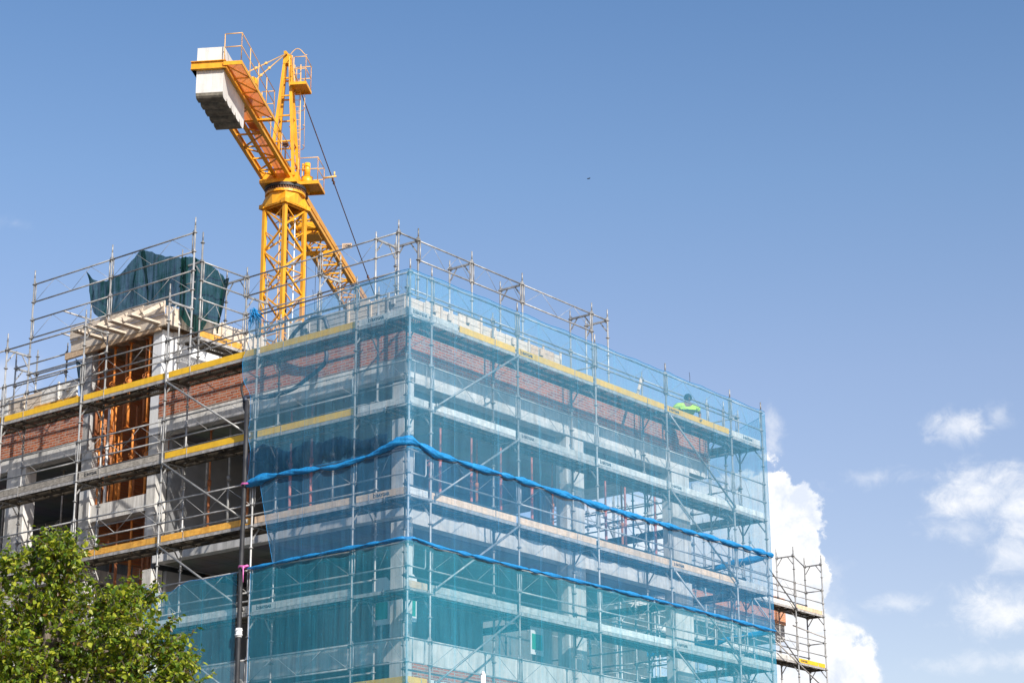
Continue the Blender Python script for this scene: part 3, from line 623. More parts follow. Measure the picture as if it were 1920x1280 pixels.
# ---------------------------------------------------------------- nets
def lerp(a,b,t): return a+(b-a)*t
def pw(pts,s):
    if s<=pts[0][0]: return pts[0][1]
    for (a,b),(c,d) in zip(pts,pts[1:]):
        if s<=c: return lerp(b,d,(s-a)/(c-a))
    return pts[-1][1]
def net(name,label,path,outs,top,bot,mat,amp=.02,ds=.11,dz=.14,left=None,hem=True,seed=0,gather=None,parent=None):
    """sheet hung along a polyline path; top/bot give z along its length; left(zfrac)-> shift of the start edge"""
    segs=[];tot=0
    for (a,b),o in zip(zip(path,path[1:]),outs):
        l=(V((*b,0))-V((*a,0))).length; segs.append((tot,tot+l,a,b,o)); tot+=l
    n=int(tot/ds)+1; zt=max(top(i*tot/10) for i in range(11)); zb=min(bot(i*tot/10) for i in range(11)); m=max(3,int((zt-zb)/dz))
    mb=MB();vs=[]
    for i in range(n+1):
        s0=tot*i/n
        for j in range(m+1):
            f=j/m; s=s0
            if left is not None and s0<1.5: s=s0+left(f)*(1-s0/1.5)
            ss=min(max(s,0),tot)
            for (q0,q1,a,b,o) in segs:
                if ss<=q1+1e-9: break
            t=(s-q0)/(q1-q0); x=lerp(a[0],b[0],t); y=lerp(a[1],b[1],t)
            z=lerp(bot(s),top(s),f)
            w=noise.noise(V((s*1.9+seed,z*.5,seed)))*amp*2+noise.noise(V((s*5.+z*.8+seed,z*1.1,seed+9)))*amp
            belly=math.sin(PI*f)*amp*.9
            if gather: w+=noise.noise(V((s*9,f*.8,seed)))*gather(s,f)
            k=abs(w)*.6+belly*.6
            e=min(abs(s-q0),abs(q1-s)) # keep corner tight
            k=lerp(0,k,min(1,e/.3))
            vs.append((x+o[0]*k,y+o[1]*k,z))
    fs=[(i*(m+1)+j,(i+1)*(m+1)+j,(i+1)*(m+1)+j+1,i*(m+1)+j+1) for i in range(n) for j in range(m)]
    mb.add(vs,fs); o=obj(name,mb,mat,None,True); tag(o,label,'netting','debris nets round the scaffold')
    if hem: # hem cord along the top and at the start edge
        h=MB(); h.path([vs[i*(m+1)+m] for i in range(n+1)],.007,5); h.path([vs[j] for j in range(m+1)],.004,5)
        obj('hem_cord',h,'rollnet',o,True)
    return o
P3=[(-.075,4.78),(-.075,-.075),(14.66,-.075)]
def sag(s,step=3.07,a=.05): return -a*abs(math.sin(PI*s/step))
net('debris_net','upper light blue net over the top decks, ruffled at its left edge',P3,[(-1,0),(0,-1)],lambda s: pw([(0,16.95),(.35,16.60),(.8,16.5),(1.4,16.62),(3.2,16.83),(4.78,16.86),(20,16.84)],s)+sag(s-4.78+.3,1.5,.03),lambda s:12.83+sag(s,1.1,.02),'net_up',amp=.03,
    left=lambda f:.13*math.sin(f*6.5)+.07*math.sin(f*17)+.02*math.sin(f*41)-.04,seed=3,gather=lambda s,f:(.10*math.exp(-s*2.2)+(.10*(1-f)**3 if s<4.8 else .05*(1-f)**3)))
UPN=bpy.data.objects['debris_net']
mb=MB(); vs=[]; n_=70; m_=12
for i in range(n_+1):
    y=4.72-4.2*i/n_
    for j in range(m_+1):
        f=j/m_; top_=13.55+.25*noise.noise(V((y*1.3,3,1)))-.35*(i/n_); z=lerp(12.86,top_,f)
        x=-.11-.05*noise.noise(V((y*5+z*3,z*2,8)))-.04*noise.noise(V((y*11,z*5,2)))-.05*math.sin(PI*f)
        vs.append((x,y+.05*noise.noise(V((y*4,z*3,5))),z+.05*noise.noise(V((y*6,f*3,9)))))
mb.add(vs,[(i*(m_+1)+j,(i+1)*(m_+1)+j,(i+1)*(m_+1)+j+1,i*(m_+1)+j+1) for i in range(n_) for j in range(m_)])
obj('slack_fold',mb,'net_fold',UPN,True)
net('debris_net','narrow middle blue net between the two rolled nets',P3[:1]+P3[1:],[(-1,0),(0,-1)],lambda s:12.84,lambda s:10.82+sag(s,1.3,.02),'net_mid',amp=.025,left=lambda f:lerp(.92,.42,f),seed=11,hem=True)
net('debris_net','lower teal net below the thin rolled net, wrapped round the corner',[(-.075,4.55),(-.075,-.075),(14.66,-.075)],[(-1,0),(0,-1)],lambda s:10.83,lambda s:1.0,'net_low',amp=.03,dz=.3,seed=21,hem=True)
net('debris_net','separate teal net piece left of the black pipe, with drooping torn top corner',[(-.07,8.1),(-.07,4.98)],[(-1,0)],lambda s:pw([(0,10.86),(.15,10.80),(.6,10.62),(1.0,10.60),(1.3,10.72),(1.6,10.79),(2.2,10.74),(3.12,10.78)],s),lambda s:1.0,'net_low',amp=.03,dz=.3,left=lambda f:lerp(1.3,0,min(1,f*1.0)),seed=31)
net('debris_net','end blue net hanging at the far right side above the rolled net',[(14.66,-.07),(14.66,2.6)],[(1,0)],lambda s:16.75-.30*s,lambda s:12.85-.15*s,'net_up',amp=.03,seed=41)
net('debris_net','end teal net at the far right side under the rolled nets',[(14.66,-.07),(14.66,2.8)],[(1,0)],lambda s:12.8-.1*s,lambda s:6.0,'net_low',amp=.03,dz=.3,seed=47)
# rolled nets
def rolled(label,pts,r0,seg,seed,big=None):
    P=[V(p) for p in pts]; L=[0]
    for a,b in zip(P,P[1:]): L.append(L[-1]+(b-a).length)
    n=int(L[-1]/.04); N=24; mb=MB(); vs=[]
    # tie positions
    ties=[0]; rr=random.Random(seed)
    while ties[-1]<L[-1]: ties.append(ties[-1]+seg*rr.uniform(.45,1.5))
    for i in range(n+1):
        s=L[-1]*i/n
        k=0
        while k<len(L)-2 and s>L[k+1]: k+=1
        t=(s-L[k])/(L[k+1]-L[k]); c=P[k].lerp(P[k+1],t); d=(P[k+1]-P[k]).normalized()
        for a,b in zip(ties,ties[1:]):
            if a<=s<=b: break
        f=(s-a)/(b-a); pin=math.sin(PI*f)**.6
        rad=r0*(.20+.92*pin)*(1+.40*noise.noise(V((s*.8,seed,0)))+.2*noise.noise(V((s*3.1,seed,4))))
        if big: rad*=1+big(s)
        c=c+V((0,0,-.035*pin*r0/.1+.02))
        x=d.cross(V((0,0,1))).normalized(); y=V((0,0,1)); tw=s*2.6
        for j in range(N):
            an=2*PI*j/N
            q=rad*(.88+.30*abs(math.sin(1.5*(an+tw+.6*noise.noise(V((s*.7,seed,1))))))+.22*abs(math.sin(4*an+tw*2.2+2*noise.noise(V((s*2,seed,7)))))+.26*noise.noise(V((math.cos(an)*1.9,math.sin(an)*1.9,s*6+seed))))
            vs.append(c+x*math.cos(an)*q*.85+y*math.sin(an)*q)
    fs=[(i*N+j,i*N+(j+1)%N,(i+1)*N+(j+1)%N,(i+1)*N+j) for i in range(n) for j in range(N)]
    mb.add(vs,fs); return tag(obj('rolled_net',mb,'rollnet',None,True),label,'rolled netting','rolled net edges tied along the scaffold')
rolled('thick bright blue rolled net twisted along the middle of the wrapped faces',[(-.10,4.9,12.72),(-.12,4.2,12.82),(-.12,3.2,12.80),(-.12,2,12.70),(-.12,1.0,12.78),(-.12,.25,12.96),(-.06,-.08,12.97),(.3,-.12,12.90),(.7,-.12,12.82),(2,-.12,12.80),(3.8,-.12,12.82),(6.6,-.12,12.76),(10,-.12,12.80),(13,-.12,12.84),(14.66,-.10,12.86)],.052,1.05,5,big=lambda s:.6*math.exp(-((s-4.95)/.5)**2)-.55*math.exp(-(s/.22)**2)+.35*math.exp(-((s-.4)/.5)**2))
rolled('thin blue rolled net one deck below the thick one',[(-.10,4.65,10.80),(-.12,3.2,10.83),(-.12,1.5,10.84),(-.10,.1,10.86),(0.05,-.12,10.86),(.8,-.12,10.80),(3.8,-.12,10.80),(7,-.12,10.84),(10,-.12,10.85),(14.64,-.12,10.82)],.031,.95,9)
rolled('dark blue rolled net hanging loose inside the far right bay',[(14.66,0,12.84),(14.6,1.0,12.80),(14.5,2.2,12.62),(14.4,3.2,12.42),(14.2,4.2,12.40)],.07,1.3,15)
rolled('lower dark blue rolled net inside the far right bay',[(14.66,0,10.84),(14.6,1.2,10.78),(14.4,2.6,10.62),(14.1,3.6,10.55)],.06,1.2,17)
# tuft at the top left corner of upper net
mb=MB(); rr=random.Random(4)
for k in range(30):
    a=V((-.06+rr.uniform(-.03,.03),4.74+rr.uniform(-.05,.06),16.9+rr.uniform(-.05,.10))); p=[a]; dd=rr.uniform(-.10,.04)
    for j in range(5): p.append(p[-1]+V((rr.uniform(-.02,.02),dd+rr.uniform(-.03,.03),-rr.uniform(.03,.11))))
    mb.path(p,[.004,.010,.012,.009,.006,.003],5)
tag(obj('net_tuft',mb,'rollnet',None,True),'small tuft of blue net ends tied at the top left corner of the upper net','netting')
def smooth_path(pts,k=6):
    P=[V(p) for p in pts];out=[]
    for i in range(len(P)-1):
        a=P[max(i-1,0)];b=P[i];c=P[i+1];d=P[min(i+2,len(P)-1)]
        for j in range(k):
            t=j/k; out.append(.5*((2*b)+(c-a)*t+(2*a-5*b+4*c-d)*t*t+(3*b-a-3*c+d)*t**3))
    return out+[P[-1]]
# green shade net
def cloth(name,label,quads,mat,sub=14,amp=.05,seed=0,par=None):
    mb=MB()
    for (a,b,c,d) in quads:
        a,b,c,d=map(V,(a,b,c,d)); vs=[]; nrm=(b-a).cross(d-a).normalized()
        for i in range(sub+1):
            for j in range(sub+1):
                u=i/sub;v=j/sub; p=a.lerp(b,u).lerp(d.lerp(c,u),v)
                e=min(1,6*min(u,1-u,v,1-v)+.15)
                sg=math.sin(PI*u)*math.sin(PI*v)
                w=noise.noise(V((p.x*1.7+seed,p.y*1.7,p.z*.9)))*1.3+noise.noise(V(((p.x+p.y)*6+seed,p.z*.8,2)))*.7
                vs.append(p+nrm*(w*amp*e)+V((0,0,-sg*amp*1.2)))
        n=sub+1
        mb.add(vs,[(i*n+j,(i+1)*n+j,(i+1)*n+j+1,i*n+j+1) for i in range(sub) for j in range(sub)])
    return obj(name,mb,mat,par,True)
_t=[(12.36,20.01),(11.74,19.59),(11.2,19.49),(10.27,20.04),(9.55,19.72),(8.7,19.36)]
_b=[(11.85,18.45),(11.3,18.40),(10.7,18.38),(9.9,18.33),(9.4,18.30),(8.92,18.25)]
GQ=[((1.2,*_t[i]),(1.2,*_t[i+1]),(1.2,*_b[i+1]),(1.2,*_b[i])) for i in range(5)]
GS=thing('shade_net','dark green shade netting draped over the rooftop stair head, sagging between poles','netting',(2,10.5,18.2))
def strip(name,top,bot,n,m,amp,seed,mat='net_green',par=GS):
    T=smooth_path(top,n);Bt=smooth_path(bot,n); mb=MB(); vs=[]
    for i,(p,q) in enumerate(zip(T,Bt)):
        d=(T[min(i+1,len(T)-1)]-T[max(i-1,0)]); nr=V((-d.y,d.x,0)).normalized()
        for j in range(m+1):
            v=j/m; c_=p.lerp(q,v); e=.25+.75*math.sin(PI*min(1,v*1.05+.02))
            w=noise.noise(V((i*.16+seed,v*1.1,seed)))*1.2+noise.noise(V((i*.5+seed,v*1.4+i*.05,2)))*.8+noise.noise(V((i*1.3,v*2,seed)))*.3
            vs.append(c_+nr*(w*amp*e)+V((0,0,noise.noise(V((i*.4,seed,v*3)))*.04)))
    mb.add(vs,[(i*(m+1)+j,(i+1)*(m+1)+j,(i+1)*(m+1)+j+1,i*(m+1)+j+1) for i in range(len(T)-1) for j in range(m)])
    obj(name,mb,mat,par,True)
tp_=[(1.2,12.36,20.01),(1.2,12.0,19.66),(1.2,11.5,19.52),(1.2,11.0,19.60),(1.2,10.5,19.88),(1.2,10.25,20.06),(1.2,9.9,19.95),(1.2,9.45,19.74),(1.2,8.85,19.55),(1.25,8.6,19.42)]
bt_=[(1.2,12.15,19.3),(1.2,11.95,18.75),(1.2,11.5,18.46),(1.2,11.1,18.38),(1.2,10.6,18.36),(1.2,10.2,18.33),(1.2,9.8,18.32),(1.2,9.4,18.30),(1.2,9.0,18.25),(1.25,8.75,18.2)]
strip('net_sheet',tp_,bt_,7,22,.085,2)
strip('net_sheet',[(1.22,8.72,19.5),(1.40,8.55,19.55),(1.75,8.45,19.48),(2.1,8.40,19.40),(2.42,8.38,19.22),(2.46,8.50,19.1)],[(1.3,8.75,18.0),(1.42,8.6,17.75),(1.7,8.45,17.55),(2.0,8.45,18.0),(2.28,8.42,17.75),(2.35,8.5,17.95)],9,22,.06,5)
0 and strip('net_sheet',[(1.2,12.3,19.98),(1.2,11.2,19.55),(1.2,10.25,20.05),(1.25,8.7,19.5)],[(3.0,12.2,19.3),(3.0,11.2,19.1),(3.0,10.2,19.4),(2.5,8.6,19.2)],8,14,.05,8)
for k_,p in enumerate(([(1.20,10.25,20.02),(1.18,10.1,19.6),(1.19,9.95,19.0),(1.2,9.85,18.35)],[(1.25,8.75,19.52),(1.26,8.68,19.1),(1.28,8.66,18.5),(1.3,8.65,18.0)],[(2.43,8.40,19.2),(2.38,8.42,18.7),(2.32,8.42,18.2),(2.25,8.42,17.7)])):
    q_=[(a+.02,b-.16+.05*i,c_) for i,(a,b,c_) in enumerate(p)]
    strip('folded_edge',p,q_,6,8,.05,11+k_,'net_fold2')
cloth('side_net','',[((1.5,12.75,17.6),(1.15,12.5,17.6),(1.3,12.2,15.9),(1.6,12.4,16.3)),((1.5,12.75,17.6),(2.6,12.7,17.6),(2.4,12.6,16.4),(1.55,12.5,16.4))],'net_green',amp=.06,seed=9,par=GS)
# ---------------------------------------------------------------- hose and pipe
mb=MB()
hp=smooth_path([(1.35,2.9,16.5),(1.05,3.35,16.42),(1.0,3.5,16.72),(.98,3.85,16.80),(.95,4.3,16.62),(.9,4.5,16.3),(.88,4.0,16.05),(.86,3.35,15.92),(.86,3.30,15.6),(.84,3.55,15.42),(.84,3.9,15.28),(.82,4.3,15.12),(.5,4.8,14.95),(.05,5.0,14.9),(-.12,4.85,14.75)])
mb.path(hp,.048,10)
tag(obj('concrete_hose',mb,'hose',None,True),'thick dark hose looping over the roof edge behind the blue net','hose')
PP=thing('vertical_pipe','black vertical pipe strapped to the scaffold at the gap between the nets','pipe',(-.12,4.82,0))
mb=MB(); mb.path([(-.12,4.80,14.72),(-.12,4.79,13.0),(-.13,4.80,11.0),(-.13,4.80,9.0),(-.12,4.80,.2)],.055,12); obj('pipe',mb,'black',PP,True)
mb=MB(); mb.tube((-.13,4.8,9.30),(-.13,4.8,9.50),.075,12); mb.tube((-.13,4.8,9.34),(-.13,4.8,9.36),.09,12); mb.tube((-.13,4.8,9.44),(-.13,4.8,9.46),.09,12); obj('coupling',mb,'white_paint',PP,True)
mb=MB()
for z in (12.75,10.86):
    for dz in (0,.02): mb.path([(-.13+.07*math.cos(a),4.73+.14*math.sin(a),z+dz+.01*math.sin(3*a)) for a in [i*2*PI/14 for i in range(15)]],.012,5)
mb.path([(-.2,4.66,10.86),(-.2,4.65,10.5)],[.016,.008],5); obj('tape',mb,'pink',PP,True)
mb=MB(); mb.path(smooth_path([(-.05,4.9,15.3),(-.1,5.02,15.1),(-.05,4.98,14.8),(-.12,4.9,14.6),(-.06,4.78,14.3)]),[.03]*25,6)
tag(obj('black_strap',mb,'black',None,True),'black cloth strap hanging at the left edge of the upper blue net','strap')
# ---------------------------------------------------------------- crane
CX,CY=21.68,25.44
CR=thing('tower_crane','yellow tower crane with white concrete counterweights rising behind the building','crane',(CX,CY,0),rz=math.radians(31),world=False)
ca,sa=math.cos(math.radians(-31)),math.sin(math.radians(-31))
def wl(x,y,z): return V((x*ca-y*sa,x*sa+y*ca,z))    # world-aligned offsets into crane frame
def c(u,v,z): return V((u,-v,z))
mb=MB();H=.55;ztop=31.35
for sx in (-1,1):
    for sy in (-1,1): mb.bar(wl(sx*H,sy*H,.2),wl(sx*H,sy*H,ztop),.145,.145,up=wl(1,0,0))
z=ztop-.1
k=0
while z>12:
    for f,(a,b) in enumerate((((-H,-H),(H,-H)),((H,-H),(H,H)),((H,H),(-H,H)),((-H,H),(-H,-H)))):
        p,q=(a,b) if (k+f)%2 else (b,a)
        mb.bar(wl(*p,z),wl(*q,z-.88),.065,.065)
        mb.bar(wl((a[0]+b[0])/2*.98,(a[1]+b[1])/2*.98,z-.44),wl(*(a if (k+f)%2==0 else b),z-.02),.035,.035)
        if k%3==0: mb.bar(wl(*a,z),wl(*b,z),.04,.04)
    z-=.88;k+=1
obj('mast',mb,'crane',CR)
mb=MB();
for z in [12+i*.3 for i in range(64)]: mb.bar(wl(-.15,.1,z),wl(.15,.1,z),.02,.02)
for s in (-.15,.15): mb.bar(wl(s,.1,12),wl(s,.1,31.2),.035,.035)
obj('mast_ladder',mb,'crane_rail',CR)
mb=MB(); mb.tube(wl(.28,-.3,12),wl(.28,-.3,31.0),.022,8); obj('mast_cable',mb,'white_paint',CR,True)
mb=MB(); mb.tube(wl(-.1,-.28,12),wl(-.1,-.28,31.0),.05,8); obj('hoist_rope_guide',mb,'crane_dark',CR,True)
# transition
mb=MB(); n=8
lo=[wl(x,y,31.32) for x,y in ((-.68,-.68),(0,-.70),(.68,-.68),(.70,0),(.68,.68),(0,.70),(-.68,.68),(-.70,0))]
hi=[wl(.74*math.cos(a),.74*math.sin(a),31.86) for a in [math.radians(225+45*i) for i in range(8)]]
mb.add(lo+hi,[(i,(i+1)%8,8+(i+1)%8,8+i) for i in range(8)]); mb.ring((0,0),.55,.80,31.80,31.90,32)
for x,y in ((-.6,-.6),(.6,-.6),(.6,.6),(-.6,.6)): mb.bar(wl(x,y,31.25),wl(x,y,31.42),.24,.24,up=wl(1,0,0))
mb.bar(wl(-.6,-.6,31.33),wl(.6,-.6,31.33),.16,.10);mb.bar(wl(.6,-.6,31.33),wl(.6,.6,31.33),.16,.10);mb.bar(wl(-.6,-.6,31.33),wl(-.6,.6,31.33),.16,.10)
obj('mast_head',mb,'crane',CR)
mb=MB(); mb.ring((0,0),.5,.75,31.90,32.02,40)
for i in range(48): 
    a=2*PI*i/48; mb.tube((.78*math.cos(a),.78*math.sin(a),31.86),(.78*math.cos(a),.78*math.sin(a),32.03),.022,6)
obj('slewing_ring',mb,'crane_dark',CR)
mb=MB(); mb.ring((0,0),.4,.82,32.03,32.15,40); obj('slewing_bearing',mb,'black',CR)
# turntable
mb=MB(); mb.box(c(-.75,.62,32.15),c(.75,-.88,32.30)) ; mb.box(c(-.55,.40,32.30),c(.6,-.85,32.62)); mb.bar(c(-.1,.25,32.42),c(.9,.55,32.30),.5,.22)
mb.prism([(c(-.3,0,0).x,32.15),(.5,32.15),(.5,32.62),(-.3,32.75)],1,-.30,-.56)
obj('turntable',mb,'crane',CR)
# counterjib
def ibeam(mb,a,b,h=.28,w=.14,t=.022):
    a=V(a);b=V(b)
    mb.bar(a,b,t,h); mb.bar(a+V((0,0,h/2)),b+V((0,0,h/2)),w,t); mb.bar(a-V((0,0,h/2)),b-V((0,0,h/2)),w,t)
ZG=32.59
mb=MB(); ibeam(mb,c(-10.4,.25,ZG),c(.2,.25,ZG)); ibeam(mb,c(-10.35,-.84,ZG),c(.3,-.84,ZG)); mb.bar(c(-7.0,-.30,ZG-.08),c(.2,-.30,ZG-.08),.12,.12)
obj('counter_jib_girder',mb,'crane',CR)
mb=MB(); u=-6.9;k=0
while u<-.2:
    mb.bar(c(u,-.84,ZG-.06),c(u,.25,ZG-.06),.06,.06); a,b=(-.84,.25) if k%2 else (.25,-.84); mb.bar(c(u,a,ZG-.08),c(min(u+1.15,0),b,ZG-.08),.05,.05); u+=1.15;k+=1
obj('counter_jib_lattice',mb,'crane',CR)
mb=MB(); mb.box(c(-10.3,.18,ZG+.15),c(.1,-.30,ZG+.17)); mb.box(c(-10.5,.88,ZG+.06),c(-5.85,.33,ZG+.08))
obj('walkway_floor',mb,M['grating'],CR)
mb=MB(); mb.bar(c(-10.52,.9,ZG),c(-5.6,.9,ZG),.03,.14)
for u in (-10.5,-5.65): mb.bar(c(u,.25,ZG),c(u,.9,ZG),.03,.14)
for i in range(4): mb.bar(c(-10.4+i*1.2,.3,ZG-.02),c(-10.4+i*1.2+1.1,.88,ZG-.02),.035,.035); mb.bar(c(-9.3+i*1.2,.3,ZG-.02),c(-9.3+i*1.2,.88,ZG-.02),.035,.035)
obj('walkway_frame',mb,'crane',CR)
def crail(name,pts,h=1.05,step=1.3,close=False):
    mb=MB()
    for a,b in zip(pts,pts[1:]):
        a=V(a);b=V(b);L=(b-a).length;n=max(1,round(L/step))
        for i in range(n+1): p=a.lerp(b,i/n); mb.tube(p,p+V((0,0,h)),.017,6)
        for q in (h,h*.52): mb.tube(a+V((0,0,q)),b+V((0,0,q)),.017,6)
    obj(name,mb,'crane_rail',CR,True)
crail('handrail',[c(-10.48,.27,ZG+.08),c(-10.5,.88,ZG+.08),c(-5.68,.88,ZG+.08),c(-5.68,.40,ZG+.08)])
crail('handrail',[c(-5.6,.30,ZG+.1),c(-.3,.30,ZG+.1)],step=1.7,h=.95)
# counterweights
for i in range(5):
    u0=-10.34+i*.585; mb=MB(); z0=31.42
    prof=[(u0,31.60),(u0+.03,31.50),(u0+.09,z0+.02),(u0+.16,z0),(u0+.42,z0),(u0+.52,z0+.05),(u0+.57,z0+.19),(u0+.575,33.31),(u0,33.31)]
    mb.prism(prof,1,.74,-.22); p=obj('counterweight',mb,'cw',CR)
    st=MB(); pp=prof[:7]; q=[(a,b-.004) for a,b in pp]; st.add([(a,.742,b) for a,b in q]+[(a,-.222,b) for a,b in q],[(i,i+1,8+i,7+i) for i in range(6)]); obj('shade_tinted_underside',st,'cwd',p)  # thin strip coloured dark to paint in shade beneath the block
    if i==0: obj('lifting_eye',MB().tube(c(u0+.3,-.2,33.3),c(u0+.3,-.2,33.42),.03,6),'crane_dark',p)
mb=MB(); ibeam(mb,c(-10.43,-.92,ZG),c(-10.43,.32,ZG),h=.28,w=.16); ibeam(mb,c(-10.4,-.84,ZG),c(-7,-.84,ZG)); obj('counterweight_frame',mb,'crane',CR)
# hoist drum / motor on counterjib
mb=MB(); mb.tube(c(-7.6,-.2,33.1),c(-7.6,.62,33.1),.30,20); mb.tube(c(-7.6,.62,33.1),c(-7.6,.72,33.1),.30,20,r2=.2); mb.box(c(-8.0,.3,32.78),c(-7.1,-.3,33.05)); obj('hoist_motor',mb,'crane',CR,True); obj('control_box',MB().box(c(-5.2,.1,32.78),c(-4.4,-.3,33.3)),'crane',CR)
# apex tower
mb=MB(); T=(0,-.05,37.95)
base={(-1,-1):(-.5,-.55),(1,-1):(.5,-.55),(-1,1):(-.5,.42),(1,1):(.5,.42)}
for (su,sv),(bu,bv) in base.items(): mb.bar(c(bu,bv,32.5),c(su*.07,-.05+sv*.10,37.75),.12,.12)
def leg(su,sv,z): t=(z-32.5)/5.25; bu,bv=base[(su,sv)]; return c(lerp(bu,su*.07,t),lerp(bv,-.05+sv*.10,t),z)
for z in (33.2,34.05,35.2,36.1,36.9):
    for a,b in (((-1,-1),(-1,1)),((1,-1),(1,1)),((-1,-1),(1,-1)),((-1,1),(1,1))): mb.bar(leg(*a,z),leg(*b,z),.055,.055)
for z0,z1 in ((33.2,34.05),(34.05,35.2)): mb.bar(leg(-1,1,z0),leg(1,1,z1),.04,.04); mb.bar(leg(1,-1,z0),leg(-1,-1,z1),.04,.04)
mb.box(c(-.16,.10,37.55),c(.16,-.22,37.95)); mb.bar(c(-.35,-.1,37.95),c(.3,-.05,38.0),.10,.12); mb.bar(c(.0,-.2,38.0),c(.1,.1,37.9),.12,.14)
obj('apex_tower',mb,'crane',CR)
mb=MB()
for z in [33.0+i*.28 for i in range(16)]: mb.tube(c(.42-.06*(z-33),.20,z),c(.42-.06*(z-33),.45,z),.011,5)
for v in (.20,.45): mb.tube(c(.42,v,32.8),c(.15,v,37.6),.018,6)
for z in (34.1,34.95,35.75,36.9):
    uu=.42-.06*(z-33); mb.path([c(uu-.02+.36*math.sin(a),.32+.30*math.cos(a),z) for a in [i*PI/9-.0 for i in range(-1,11)]],.014,6)
for a in (.3,PI/2,PI-.3): mb.path([c(.42-.06*(z-33)-.02+.36*math.sin(a),.32+.30*math.cos(a),z) for z in (34.1,35.75,36.6)],.011,5)
obj('caged_ladder',mb,'crane_rail',CR,True)
mb=MB(); mb.box(c(-.45,.80,36.52),c(.5,.16,36.56)); mb.bar(c(-.47,.16,36.5),c(-.47,.82,36.5),.03,.12); mb.bar(c(-.47,.82,36.5),c(.52,.82,36.5),.03,.12); mb.bar(c(.52,.82,36.5),c(.52,.16,36.5),.03,.12); obj('apex_platform',mb,'crane',CR)
crail('apex_handrail',[c(-.45,.3,36.56),c(-.45,.8,36.56),c(.5,.8,36.56),c(.5,.2,36.56)],h=1.1,step=.9)
mb=MB(); mb.path([c(-.45,.12+.72*t,37.72+.30*math.sin(PI*min(1,t*1.15))) for t in [i/10 for i in range(11)]],.018,6); mb.tube(c(-.45,.12,36.5),c(-.45,.12,37.75),.017,6); obj('apex_hoop',mb,'crane_rail',CR,True)
# ties
mb=MB()
for u,v in ((-9.0,.30),(-8.0,.35)): 
    a=c(-.2,-.1,37.95);b=c(u,v,ZG+.15); mb.tube(a,b,.022,8)
    for t in (.42,.62,.9): p=a.lerp(b,t); q=a.lerp(b,t+.015); mb.tube(p,q,.06,8)
obj('counter_jib_tie',mb,'crane_rail',CR,True)
mb=MB(); a=c(.1,-.05,37.9); b=c(24.5,-.2,33.55); mb.tube(a,b,.024,8)
for t in (.37,.38,.72,.73): p=a.lerp(b,t); mb.tube(p-V((0,0,.07)),p+V((0,0,.07)),.05,6)
obj('jib_tie',mb,'crane_dark',CR,True)
# jib
mb=MB(); E_=52
mb.bar(c(1.0,-.85,32.6),c(E_,-.85,32.6),.15,.15); mb.bar(c(.6,.15,32.6),c(E_,.15,32.6),.15,.15); mb.bar(c(.5,-.25,33.5),c(E_,-.25,33.5),.26,.26)
mb.bar(c(.4,-.85,32.5),c(1.0,-.25,33.5),.12,.12); mb.bar(c(.4,.15,32.5),c(.8,-.25,33.5),.12,.12)
obj('jib_chord',mb,'crane',CR)
mb=MB(); u=1.2;k=0
while u<E_-2:
    mb.bar(c(u,-.85,32.6),c(u,.15,32.6),.07,.07)
    mb.bar(c(u,-.85 if k%2 else .15,32.6),c(u+1.1,.15 if k%2 else -.85,32.6),.045,.045)
    for v in (-.85,.15):
        mb.bar(c(u,v,32.6),c(u+.55,-.25,33.45),.055,.055); mb.bar(c(u+1.1,v,32.6),c(u+.55,-.25,33.45),.055,.055)
    u+=1.1;k+=1
obj('jib_lattice',mb,'crane',CR)
mb=MB(); mb.box(c(5.6,.1,32.38),c(6.3,-.9,32.46)); mb.tube(c(5.6,-.9,32.75),c(5.6,.1,32.75),.20,14); mb.box(c(6.2,.1,32.5),c(6.8,-.8,32.9)); mb.bar(c(5.0,-1.0,32.3),c(7.4,-1.0,32.3),.08,.14); mb.bar(c(7.4,-1.0,32.2),c(7.4,.35,32.2),.08,.2); obj('trolley_winch',mb,'crane',CR)
mb=MB(); mb.tube(c(7.0,-.7,32.2),c(7.0,-.7,14),.010,5); mb.tube(c(7.0,-.3,32.2),c(7.0,-.3,14),.010,5); obj('hoist_rope',mb,'black',CR)
# sign 10M
mb=MB(); mb.box((9.0,-.40,32.97),(9.02,-.84,33.20)); sg=obj('range_sign',mb,noise_mat('tan_sign_plate',(.50,.36,.25),(.58,.43,.30),scale=4),CR)
tv,tf=text_mesh('10M',.20,.002,.006); obj('sign_lettering',MB().add([(8.996-z,-.44-x,33.01+y) for x,y,z in tv],tf),'ink',sg)
obj('sign_arm',MB().tube((9.01,-.1,33.08),(9.01,-.42,33.08),.014,6),'crane_dark',sg)
# slewing motor platform
mb=MB(); mb.box(c(-.05,1.32,32.38),c(1.12,.4,32.42)); mb.bar(c(-.06,.35,32.36),c(-.06,1.34,32.36),.03,.13); mb.bar(c(-.06,1.33,32.36),c(1.13,1.33,32.36),.03,.13); mb.bar(c(1.13,1.33,32.36),c(1.13,.3,32.36),.03,.13); obj('motor_platform',mb,'crane',CR)
crail('platform_handrail',[c(-.05,.5,32.42),c(-.05,1.3,32.42),c(1.1,1.3,32.42),c(1.1,.4,32.42)],h=1.0,step=.8)
mb=MB(); mb.tube(c(.35,.78,32.42),c(.35,.78,32.74),.22,20); mb.tube(c(.35,.78,32.74),c(.35,.78,32.82),.24,20,r2=.12); mb.tube(c(.35,.78,32.8),c(.35,.78,33.35),.125,18); mb.box(c(.2,.66,33.0),c(.3,.6,33.3)); obj('slewing_motor',mb,'crane',CR,True)
mb=MB(); mb.tube(c(.6,.62,31.95),c(.6,.62,32.15),.16,14); obj('pinion_motor',mb,'crane_dark',CR,True)
mb=MB(); mb.tube(c(-.2,0,32.7),c(-.2,0,34.15),.03,6); mb.tube(c(-.26,0,34.0),c(-.14,0,34.0),.12,12); obj('rope_sheave',mb,'crane_dark',CR)
